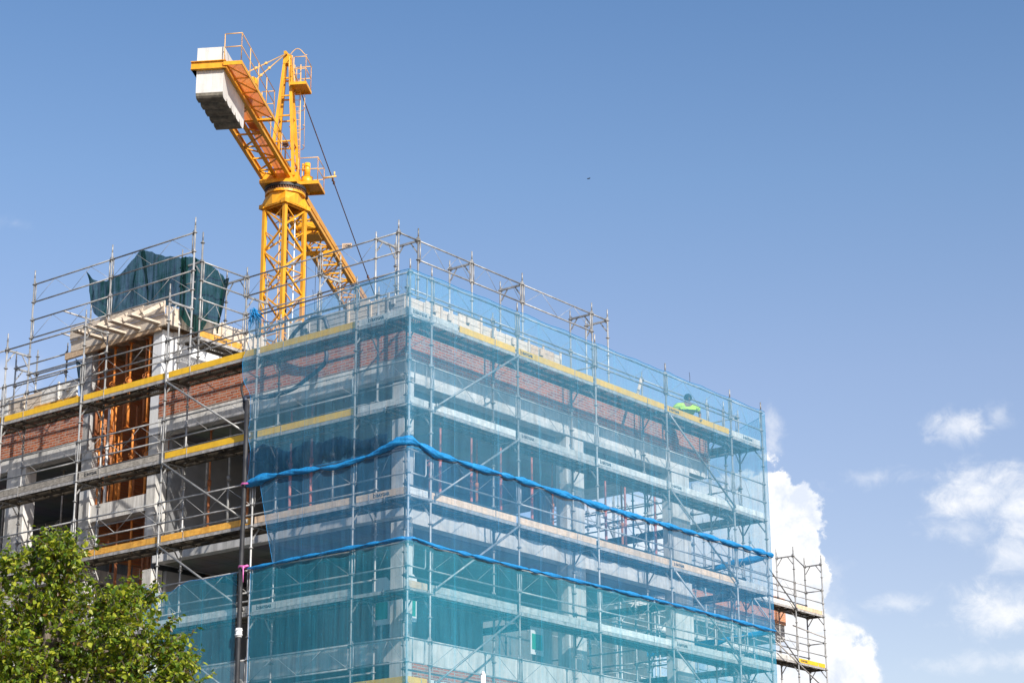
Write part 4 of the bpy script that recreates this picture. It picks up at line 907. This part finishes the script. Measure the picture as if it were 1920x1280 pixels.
mb=MB(); mb.tube(c(1.1,1.28,33.0),c(1.1,1.8,33.05),.04,8); mb.tube(c(1.1,1.72,33.08),c(1.1,1.72,33.25),.03,6); obj('wind_sensor',mb,'crane_rail',CR,True)
# ---------------------------------------------------------------- worker
def limb_body(name,verts,edges,radii,mat,par,sub=2,root=0):
    me=bpy.data.meshes.new(name); o=off(par); me.from_pydata([V(v)-o for v in verts],edges,[]); ob=bpy.data.objects.new(name,me); col.objects.link(ob); ob.parent=par
    me.materials.append(M[mat])
    sk=ob.modifiers.new('skin','SKIN'); sk.use_smooth_shade=True
    for i,r in enumerate(radii): me.skin_vertices[0].data[i].radius=(r,r) if not isinstance(r,tuple) else r
    me.skin_vertices[0].data[root].use_root=True
    sb=ob.modifiers.new('sub','SUBSURF'); sb.levels=sub; sb.render_levels=sub
    return ob
wx,wy,wz=11.50,.42,15.86
W=thing('person','worker in a hi-vis yellow shirt with dark hair crouching behind the yellow toe board','person',(wx,wy,wz))
f=V((-.62,-.78,0)).normalized(); s=V((f.y,-f.x,0))
def wp(a,b,h): return V((wx,wy,wz))+f*(a+(0.10 if h>.5 else 0))+s*b+V((0,0,h if h<.2 else .2+(h-.2)*.78))
vb=[wp(-.20,0,.26),wp(-.13,0,.40),wp(-.05,0,.54),wp(.0,0,.64),wp(.05,0,.71),wp(.09,0,.80),wp(.10,0,.87),
 wp(-.01,.20,.61),wp(.03,.37,.40),wp(.16,.32,.17),wp(.20,.30,.11), wp(-.01,-.20,.61),wp(.03,-.37,.40),wp(.16,-.32,.17),wp(.20,-.30,.11),
 wp(-.18,.10,.24),wp(.16,.19,.30),wp(-.02,.17,.07),wp(.10,.18,.04), wp(-.18,-.10,.24),wp(.10,-.17,.12),wp(-.28,-.15,.07),wp(-.38,-.15,.05)]
eb=[(0,1),(1,2),(2,3),(3,4),(4,5),(5,6),(3,7),(7,8),(8,9),(9,10),(3,11),(11,12),(12,13),(13,14),(0,15),(15,16),(16,17),(17,18),(0,19),(19,20),(20,21),(21,22)]
rb=[(.14,.12),(.135,.11),(.15,.11),(.14,.10),.055,.085,.075,.062,.044,.034,.028,.062,.044,.034,.028,.09,.065,.045,.04,.09,.065,.045,.04]
limb_body('body',vb,eb,rb,'skin',W)
vs_=[wp(-.19,0,.30),wp(-.13,0,.41),wp(-.05,0,.55),wp(-.005,0,.645),wp(-.015,.21,.615),wp(.02,.345,.44),wp(-.015,-.21,.615),wp(.02,-.345,.44)]
limb_body('shirt',vs_,[(0,1),(1,2),(2,3),(3,4),(4,5),(3,6),(6,7)],[(.20,.17),(.20,.165),(.225,.165),(.19,.15),.11,.085,.11,.085],'hivis',W)
limb_body('trousers',[wp(-.19,0,.27),wp(-.18,.10,.24),wp(.16,.19,.30),wp(-.02,.17,.10),wp(-.18,-.10,.24),wp(.10,-.17,.12),wp(-.26,-.15,.08)],[(0,1),(1,2),(2,3),(0,4),(4,5),(5,6)],[(.165,.14),.115,.085,.07,.115,.085,.07],'trouser',W)
def blob(mb,cn,rx,ry,rz,n=12,m=8,zmin=-1):
    vs=[];
    for i in range(m+1):
        t=lerp(math.asin(zmin),PI/2,i/m)
        for j in range(n): a=2*PI*j/n; vs.append(cn+V((rx*math.cos(t)*math.cos(a),ry*math.cos(t)*math.sin(a),rz*math.sin(t))))
    mb.add(vs,[(i*n+j,i*n+(j+1)%n,(i+1)*n+(j+1)%n,(i+1)*n+j) for i in range(m) for j in range(n)])
mb=MB(); blob(mb,wp(.085,0,.835),.112,.108,.115,zmin=-.45); mb.bar(wp(.17,-.06,.86),wp(.17,.06,.86),.08,.015,up=(0,0,1)); obj('cap',mb,'hair',W,True)
mb=MB()
for q in (-1,1): blob(mb,wp(.172,q*.03,.80),.012,.012,.009,8,6)
obj('eyes',mb,'hair',W,True); mb=MB(); blob(mb,wp(.188,0,.775),.018,.016,.025,8,6); obj('nose',mb,'skin',W,True); mb=MB(); mb.bar(wp(.172,-.022,.742),wp(.172,.022,.742),.012,.008); obj('mouth',mb,'rust',W)
for q in (-1,1):
    mb=MB(); blob(mb,wp(.09,q*.088,.80),.02,.02,.032,8,6); obj('ear',mb,'skin',W,True)
    base_=wp(.21,q*.30,.10)
    mb=MB(); mb.bar(base_-f*.04,base_+f*.06,.085,.03)
    for j,(ln,sp) in enumerate(((.07,-.030),(.08,-.010),(.075,.010),(.06,.030))):
        p=base_+f*.05+s*sp; mb.path([p,p+f*ln*.5-V((0,0,.01)),p+f*ln*.8-V((0,0,.035))],[.010,.009,.007],6)
    p=base_+s*(-q*.045); mb.path([p-f*.01,p+s*(-q*.02)+f*.03,p+s*(-q*.02)+f*.06-V((0,0,.015))],[.012,.011,.008],6)
    obj('hand',mb,'skin',W,True)
    mb=MB(); e=wp(.02 if q>0 else -.36,q*.16,0); blob(mb,e+V((0,0,.045)),.14,.06,.055); obj('boot',mb,'hair',W,True)
# ---------------------------------------------------------------- small things
mb=MB(); mb.bar((9.3,.55,15.86),(9.75,.62,16.75),.09,.025,up=(0,1,0)); tag(obj('leaning_board',mb,'wood',None),'short pale board leaning on the top rail left of the worker','board')
def wire(x,y,z,h,l): tag(obj('loose_wire',MB().path([(x,y,z),(x+.01,y,z+h*.5),(x-.01,y,z+h)],.006,5),'black',None),l,'wire')
wire(11.0,-.05,16.82,.28,'thin wire sticking up from the net top rail right of centre')
wire(-.02,2.9,16.8,.22,'thin wire sticking up from the net top rail left of the corner')
# notice boards inside
def board(x,y,z,lab,rot):
    t=thing('notice_board',lab,'notice board',(x,y,z)); w=.5
    d=(0,1) if rot else (1,0)
    def pt(a,b,h): return (x+d[0]*a+d[1]*b*-1,y+d[1]*a-d[0]*b,z+h)
    mb=MB(); mb.add([pt(a,b,h) for b in (0,.02) for a,h in ((0,0),(w,0),(w,.95),(w*.8,1.05),(w*.2,1.05),(0,.95))],[(0,1,2,3,4,5),(6,7,8,9,10,11)]+[(i,(i+1)%6,6+(i+1)%6,6+i) for i in range(6)]); obj('panel',mb,'white_paint',t)
    mb=MB(); mb.add([pt(a,b,h) for b in (.022,.026) for a,h in ((.04,.12),(w-.04,.12),(w-.04,.5),(.04,.5))],[(0,1,2,3),(4,5,6,7),(0,1,5,4),(1,2,6,5),(2,3,7,6),(3,0,4,7)]); obj('green_poster',mb,'green_sign',t)
    mb=MB(); mb.add([pt(w/2+a,b,h) for b in (0,-.03) for a,h in ((-.02,-.6),(.02,-.6),(.02,.9),(-.02,.9))],[(0,1,2,3),(4,5,6,7),(0,1,5,4),(1,2,6,5),(2,3,7,6),(3,0,4,7)]); obj('post',mb,'galv2',t)
board(1.75,1.7,9.6,'white board with a green poster just right of the corner column',0)
board(1.6,1.9,9.5,'white board with a green poster just left of the corner column',1)
board(7.3,2.4,9.6,'white board with a green poster on the lower floor left of the second column',0)
board(5.5,2.0,6.6,'white board with a green poster low down on the wrapped face',0)
# bird
mb=MB(); bd=V((131.06,89.06,84.37)); blob(mb,bd,.11,.05,.04,10,6)
for q in (-1,1): mb.add([bd+V((.1,-.05*q,.03)),bd+V((-.12,-.05*q,.03)),bd+V((-.06,-.2*q,.04)),bd+V((.0,-.22*q,.02)),bd+V((.1,-.05*q,.0)),bd+V((-.12,-.05*q,.0)),bd+V((-.06,-.2*q,.03)),bd+V((.0,-.22*q,.0))],[(0,1,2,3),(7,6,5,4),(0,4,5,1),(1,5,6,2),(2,6,7,3),(3,7,4,0)])
tag(obj('bird',mb,'black',None),'tiny dark bird gliding in the open sky','bird')
# white street pole
SPx=thing('street_pole','white metal pole tip rising in front of the net at the bottom edge','pole',(-3.2,-4.6,0))
# ---------------------------------------------------------------- far building
SUN=4.9; SKY=.11; AD=(1.0,.7,1.6); CLD=7.6; K=1.0; EXPO=.46
mb=MB(); mb.tube((-3.2,-4.6,0),(-3.2,-4.6,7.2),.045,14); mb.tube((-3.2,-4.6,7.2),(-3.2,-4.6,7.26),.05,14,r2=.02); mb.tube((-3.2,-4.6,0),(-3.2,-4.6,.3),.09,14); obj('shaft',mb,'white_paint',SPx,True)
# ---------------------------------------------------------------- far building
F=thing('building','distant orange brick building end beside the white cloud, seen past the netted corner','building',(31,13,0))
bbox('brick_wall',(24,11.3,14.95),(34.7,11.55,15.98),'brickfar',F); bbox('brick_wall',(34.45,11.552,14.95),(34.7,20,15.98),'brickin',F)
bbox('floor_slab',(24,11.35,14.35),(34.66,20,14.948),'conc',F); bbox('floor_slab',(22,11.35,10.2),(33.2,20,10.7),'conc_white',F)
bbox('column',(32.4,11.9,10.7),(32.8,12.3,14.34),'conc',F); bbox('column',(28.4,12.0,10.7),(28.8,12.4,14.34),'conc',F); bbox('inner_wall',(24,15,10.7),(31,15.2,14.34),'conc_white',F)
SFar=thing('scaffold','small distant steel pipe scaffold at far right in front of the brick building','scaffold',(34,10.6,0))
fx=[24.4,27.45,30.52,33.59,35.66]
def fpole(x,y): pole(SFar,x,y,.1,17.55,phase=17.3,r=.028)
for x in fx[1:]:
    fpole(x,10.2); fpole(x,10.93)
for z in (15.3,13.3,11.3):
    for i in range(4):
        deck(SFar,(fx[i],10.2),(fx[i+1],10.2),(0,1),z); guard(SFar,(fx[i],10.2),(fx[i+1],10.2),z,thin=i<3)
        ledger(SFar,(fx[i],10.93,z+1.0),(fx[i+1],10.93,z+1)); ledger(SFar,(fx[i],10.93,z+.5),(fx[i+1],10.93,z+.5))
        toe(SFar,(fx[i],10.2),(fx[i+1],10.2),z,'yellow' if (i==3 and z==13.3) else ('tan' if i==3 else 'pale'),(0,-1),.2 if (i==3 and z==13.3) else None)
    for x in fx[1:]: transom(SFar,(x,10.2),(x,10.93),z)
    ledger(SFar,(35.66,10.2,z+1),(35.66,10.93,z+1))
for x in fx[3:]: transom(SFar,(x,10.2),(x,10.93),17.3)
ledger(SFar,(33.59,10.2,17.3),(35.66,10.93,17.3))
for z in (17.3,15.3): brace(SFar,(30.52,10.15,z),(33.59,10.15,z-2))
mb=MB(); mb.tube((34.5,10.9,14.9),(35.2,9.9,14.4),.024); mb.tube((30.8,10.0,14.2),(34.6,9.9,12.6),.024); obj('loose_tube',mb,'galv2',SFar,True)
# far scaffold frames seen through the open floors
SB=thing('scaffold','steel pipe shoring tower seen through the open floors of the wrapped corner','scaffold',(19,15,8))
bx=[16.0,17.57,19.6,21.7]; by=[6.9,8.47,10.0]
for x in bx:
    for y in by: pole(SB,x,y,.1,17.2)
for z in (9.3,10.8,12.3,13.3,14.3,15.3,16.3):
    for y in (6.9,10.0):
        for a,b in zip(bx,bx[1:]): ledger(SB,(a,y,z),(b,y,z))
    for x in bx: ledger(SB,(x,6.9,z),(x,8.47,z)); ledger(SB,(x,8.47,z),(x,10,z))
for a,b in zip(bx,bx[1:]): brace(SB,(a,6.85,12.3),(b,6.85,14.3)); brace(SB,(b,6.85,14.3),(a,6.85,16.3))
SW=thing('formwork_wall','pale wall formwork panels standing beyond the open floors','formwork',(19,14,0))
obj('panel',MB().box((15,14.95,14.3),(23.5,15.05,15.7)),'white_paint',SW)
for k in range(5): obj('brace_frame',MB().bar((15.4+k*1.5,14.9,14.2),(15.4+k*1.5,14.9,15.9),.12,.1,up=(0,1,0)),'pale',SW)
obj('base',MB().box((14.8,14.5,0),(23.8,15.4,14.19)),'conc_dark',SW)
# ---------------------------------------------------------------- tree
TR=thing('tree','bushy green broadleaf tree at the lower left in front of the scaffold','tree',(-19.2,-11.5,0))
RV=V((.6173,-.7867,0)); FV=V((.788,.616,0)); T0=V((-18.95,-11.9,0)); rt=random.Random(12)
def tp(px,py,dep=0.0):
    d_c=V((0.74988511,0.58576695,0.30748887)); r_c=V((0.61728975,-0.78670711,-0.0067299)); u_c=V((-0.23796153,-0.19485637,0.95152788))
    v=d_c*3804.9+r_c*(px-960)-u_c*(py-640); k=(20.0+dep)/math.hypot(v.x,v.y)
    return V((-31.518,-27.427,1.701))+v*k
lobes=[(92,1075,50,0),(70,1040,30,.2),(122,1045,30,-.2),(100,1032,16,0),(100,1120,48,.1),(2,1075,28,.5),(-5,1175,48,.4),(55,1195,78,0),(185,1175,62,-.2),(215,1140,30,.1),(258,1125,26,.3),(130,1240,120,.3),(265,1205,58,-.1),(305,1245,52,.2),(338,1215,20,-.1),(342,1190,11,0),(0,1290,110,-.3),(210,1290,110,.4),(340,1280,38,0),(60,1380,180,.3),(270,1340,90,-.3),(-110,1230,130,.2),(-130,1380,180,0),(180,1460,190,0),(30,1560,210,.2)]
tb=MB(); base=V((-19.15,-11.65,0))
tk=[base,base+V((.04,.03,1.2)),base+V((.1,-.05,2.3)),base+V((.12,-.1,3.2)),T0+V((0,0,4.2)),T0+V((0,0,5.2))]
tb.path(smooth_path(tk,4),[lerp(.17,.03,i/20) for i in range(21)],9)
leaf=MB(); twig=tb
ref_ns=[(0,0),(-.30,.18),(-.40,.45),(-.22,.78),(0,1),(.22,.78),(.40,.45),(.30,.18)]
def add_leaf(p,dirv,nrm,L):
    y=dirv.normalized(); x=y.cross(nrm).normalized(); n=x.cross(y); vs=[]
    fold=rt.uniform(.1,.35); dr=rt.uniform(.05,.3)
    for a,b in ref_ns: vs.append(p+x*(a*L)+y*(b*L)+n*(abs(a)*fold*L)-n*(b*b*dr*L))
    leaf.add(vs,[(0,1,2,3,4),(0,4,5,6,7)])
sunv=V((-.36,-.93,.6)).normalized()
for (px,py,r,dep) in lobes:
    cc=tp(px,py,dep); rm=r/185
    # branch to the lobe
    st=tk[3].lerp(tk[5],rt.random()) if cc.z>4 else tk[2].lerp(tk[4],rt.random())
    mid=st.lerp(cc,.55)+V((rt.uniform(-.1,.1),rt.uniform(-.1,.1),-.12)); tb.path(smooth_path([st,mid,cc],5),[.035,.03,.027,.024,.022,.02,.016,.013,.010,.008,.005][:11],6)
    nt=int(38+ 400*min(1.0,rm)**1.7)
    for k in range(nt):
        d=V((rt.gauss(0,1),rt.gauss(0,1),rt.gauss(0,1))).normalized(); q=rt.random()**.45
        if rt.random()<.10: q*=rt.uniform(1.0,1.25)
        o=cc+V((d.x*rm*q,d.y*rm*q,d.z*rm*q*.95))
        if noise.noise(o*3.1+V((3,1,4)))<-.24: continue
        ax=(d+V((rt.uniform(-.6,.6),rt.uniform(-.6,.6),rt.uniform(-.1,.7)))).normalized(); Lt=rt.uniform(.12,.26)
        tb.tube(o,o+ax*Lt,.0035,4,r2=.0015,caps=False)
        for j in range(rt.randint(9,15)):
            t=rt.random(); p=o+ax*Lt*t
            sd=V((rt.gauss(0,1),rt.gauss(0,1),rt.gauss(0,.6))).normalized()
            dv=(sd*.8+ax*.35+V((0,0,-.55))).normalized()
            nn=(V((rt.gauss(0,.6),rt.gauss(0,.6),1))+sd*.5).normalized()
            add_leaf(p+sd*.012,dv,nn,rt.uniform(.028,.066))
obj('trunk',tb,'bark',TR,True)
obj('crown',leaf,'leaf',TR)
# ---------------------------------------------------------------- ground
g=MB(); n=24; vs=[(-600+1200*i/n*1.0,-600+1200*j/n,0) for i in range(n+1) for j in range(n+1)]
g.add(vs,[(i*(n+1)+j,(i+1)*(n+1)+j,(i+1)*(n+1)+j+1,i*(n+1)+j+1) for i in range(n) for j in range(n)])
struct('ground',g,noise_mat('dusty_ground',(.06,.055,.05),(.11,.10,.085),scale=.3,rough=.95,bump=.3))
struct('road',MB().box((-60,-14,0.001),(80,-6,.012)),'asphalt'); struct('pavement',MB().box((-8,-6,0),(60,-1.2,.13)),'conc')
# ---------------------------------------------------------------- camera
cam=bpy.data.cameras.new('camera'); co=bpy.data.objects.new('camera',cam); col.objects.link(co); sc.camera=co
r_=V((0.61728975,-0.78670711,-0.0067299)); u_=V((-0.23796153,-0.19485637,0.95152788)); d_=V((0.74988511,0.58576695,0.30748887))
mt=Matrix((( r_.x,u_.x,-d_.x,-31.518146),(r_.y,u_.y,-d_.y,-27.4270585),(r_.z,u_.z,-d_.z,1.70127),(0,0,0,1)))
co.matrix_world=mt; cam.sensor_width=36; cam.lens=3804.9023/1920*36; cam.clip_start=.5; cam.clip_end=3000
# ---------------------------------------------------------------- light
A=math.radians(21.2); EL=math.radians(32.4)
sv=V((-math.sin(A)*math.cos(EL),-math.cos(A)*math.cos(EL),math.sin(EL)))
sun=bpy.data.lights.new('sun','SUN'); sun.energy=SUN; sun.angle=math.radians(.5); sun.color=(1,.955,.89)
so=bpy.data.objects.new('sun',sun); col.objects.link(so); so.rotation_euler=sv.to_track_quat('Z','Y').to_euler()
w=bpy.data.worlds.new('World'); sc.world=w; w.use_nodes=True; nt=w.node_tree; N=nt.nodes; L=nt.links
bg=N['Background']; bg.inputs['Strength'].default_value=SKY
sky=N.new('ShaderNodeTexSky'); sky.sky_type='NISHITA'; sky.sun_disc=False; sky.sun_elevation=EL
sky.sun_rotation=math.atan2(sv.x,sv.y); sky.altitude=200; sky.air_density=1.0; sky.dust_density=AD[1]; sky.ozone_density=AD[2]; sky.air_density=AD[0]
def val(x):
    if isinstance(x,(int,float)): return None,float(x)
    return x,None
def math_(op,*a,clamp=False):
    n=N.new('ShaderNodeMath'); n.operation=op; n.use_clamp=clamp
    for i,x in enumerate(a):
        if isinstance(x,(int,float)): n.inputs[i].default_value=float(x)
        else: L.new(x,n.inputs[i])
    return n.outputs[0]
tc=N.new('ShaderNodeTexCoord'); nz=N.new('ShaderNodeVectorMath'); nz.operation='NORMALIZE'; L.new(tc.outputs['Generated'],nz.inputs[0])
sp=N.new('ShaderNodeSeparateXYZ'); L.new(nz.outputs[0],sp.inputs[0])
az=math_('MULTIPLY',math_('ARCTAN2',sp.outputs[0],sp.outputs[1]),180/PI); el=math_('MULTIPLY',math_('ARCSINE',sp.outputs[2]),180/PI)
def fb(scale,det,rough=.6,dist=0,off_=0):
    mp=N.new('ShaderNodeMapping'); mp.inputs['Location'].default_value=(off_,off_*.7,0); mp.inputs['Scale'].default_value=(1,1,1.25); L.new(nz.outputs[0],mp.inputs[0])
    n=N.new('ShaderNodeTexNoise'); n.inputs['Scale'].default_value=scale; n.inputs['Detail'].default_value=det; n.inputs['Roughness'].default_value=rough; n.inputs['Distortion'].default_value=dist
    L.new(mp.outputs[0],n.inputs['Vector']); return n.outputs['Fac']
n0=fb(24,10,.62,.3); n2=fb(64,10,.66,.4,3.1); n1=math_('ADD',math_('MULTIPLY',n0,.72),math_('MULTIPLY',n2,.28)); n2=math_('ADD',math_('MULTIPLY',n0,.45),math_('MULTIPLY',n2,.55)); n3=fb(14,5,.5,0,7.7)
def blob_(a0,e0,ra,re,op,k,wd,nn):
    dx=math_('DIVIDE',math_('SUBTRACT',az,a0),ra); dy=math_('DIVIDE',math_('SUBTRACT',el,e0),re)
    d=math_('SQRT',math_('ADD',math_('MULTIPLY',dx,dx),math_('MULTIPLY',dy,dy)))
    s=math_('ADD',math_('SUBTRACT',1.0,d),math_('MULTIPLY',math_('SUBTRACT',nn,.5),k))
    mr=N.new('ShaderNodeMapRange'); mr.interpolation_type='SMOOTHERSTEP'; L.new(s,mr.inputs['Value']); mr.inputs['From Min'].default_value=0; mr.inputs['From Max'].default_value=wd; mr.inputs['To Max'].default_value=op
    return mr.outputs[0]
bl=None
for b in [(58.8,11.2,2.3,3.5,1,1.5,.10,n1),(60.2,8.0,2.2,2.6,.97,1.6,.22,n1),(59.6,9.6,2.6,3.6,.45,1.6,.8,n2),(64.75,15.05,1.45,.78,.75,3.2,1.3,n2),(65.95,15.35,.6,.6,.42,3.4,1.4,n2),(65.4,13.3,2.0,1.15,.88,2.6,1.1,n2),(66.5,12.7,1.5,1.2,.88,2.4,1.0,n2),
 (64.6,12.2,1.2,.5,.45,3.6,1.3,n2),(66.1,11.5,1.0,.7,.7,3.0,1.1,n2),(65.5,10.0,2.1,.95,.78,3.2,1.2,n2),(62.7,10.3,1.6,.4,.42,3.6,1.3,n2),(62.2,13.8,2.0,.4,.34,4.6,1.4,n2),(59.5,15.2,.6,1.0,.5,3.6,1.3,n2),(64.9,8.6,2.4,.5,.4,3.6,1.3,n2),
 (37.3,20.7,.7,.35,.14,3.6,1.3,n2),(37.3,16.5,1.6,1.0,.4,2.4,1.1,n1),(30,14,6,2.5,.7,1.5,.5,n1),(55.5,11.2,4.2,3.0,.92,.9,.4,n1),(72,12,5,3,.7,2.5,.9,n1),(80,25,8,2.5,.3,3.5,1.2,n1)]:
    o=blob_(*b); bl=o if bl is None else math_('MAXIMUM',bl,o)
cr=N.new('ShaderNodeMixRGB'); n4=fb(64,10,.66,.4,3.1+.0035); n5=fb(24,10,.62,.3,.006)
shd=math_('ADD',.72,math_('MULTIPLY',math_('SUBTRACT',n5,n0),5.5)); L.new(math_('MAXIMUM',math_('MINIMUM',shd,1.0),0.0),cr.inputs[0])
cr.inputs[1].default_value=(CLD*.70,CLD*.76,CLD*.87,1); cr.inputs[2].default_value=(CLD,CLD*.99,CLD*.98,1)
gr=N.new('ShaderNodeMixRGB'); gr.blend_type='MULTIPLY'; gr.inputs[0].default_value=1; L.new(sky.outputs[0],gr.inputs[1]); 
er=N.new('ShaderNodeValToRGB'); L.new(math_('DIVIDE',math_('SUBTRACT',el,6.0),24.0,clamp=True),er.inputs[0])
ee=er.color_ramp.elements; ee[0].position=0; ee[0].color=(1.15*K,.95*K,.90*K,1); ee[1].position=.90; ee[1].color=(.79*K,.94*K,1.07*K,1)
for p_,c_ in ((.21,(1.17,.97,.94)),(.45,(1.15,1.02,1.03)),(.68,(.97,1.02,1.08))):
    q=ee.new(p_); q.color=(c_[0]*K,c_[1]*K,c_[2]*K,1)
L.new(er.outputs[0],gr.inputs[2])
mx=N.new('ShaderNodeMixRGB'); L.new(bl,mx.inputs[0]); L.new(gr.outputs[0],mx.inputs[1]); L.new(cr.outputs[0],mx.inputs[2]); L.new(mx.outputs[0],bg.inputs['Color'])
sc.view_settings.view_transform='Standard'; sc.view_settings.look='None'; sc.view_settings.gamma=1; sc.view_settings.exposure=EXPO
sc.cycles.transparent_max_bounces=24; sc.cycles.max_bounces=7
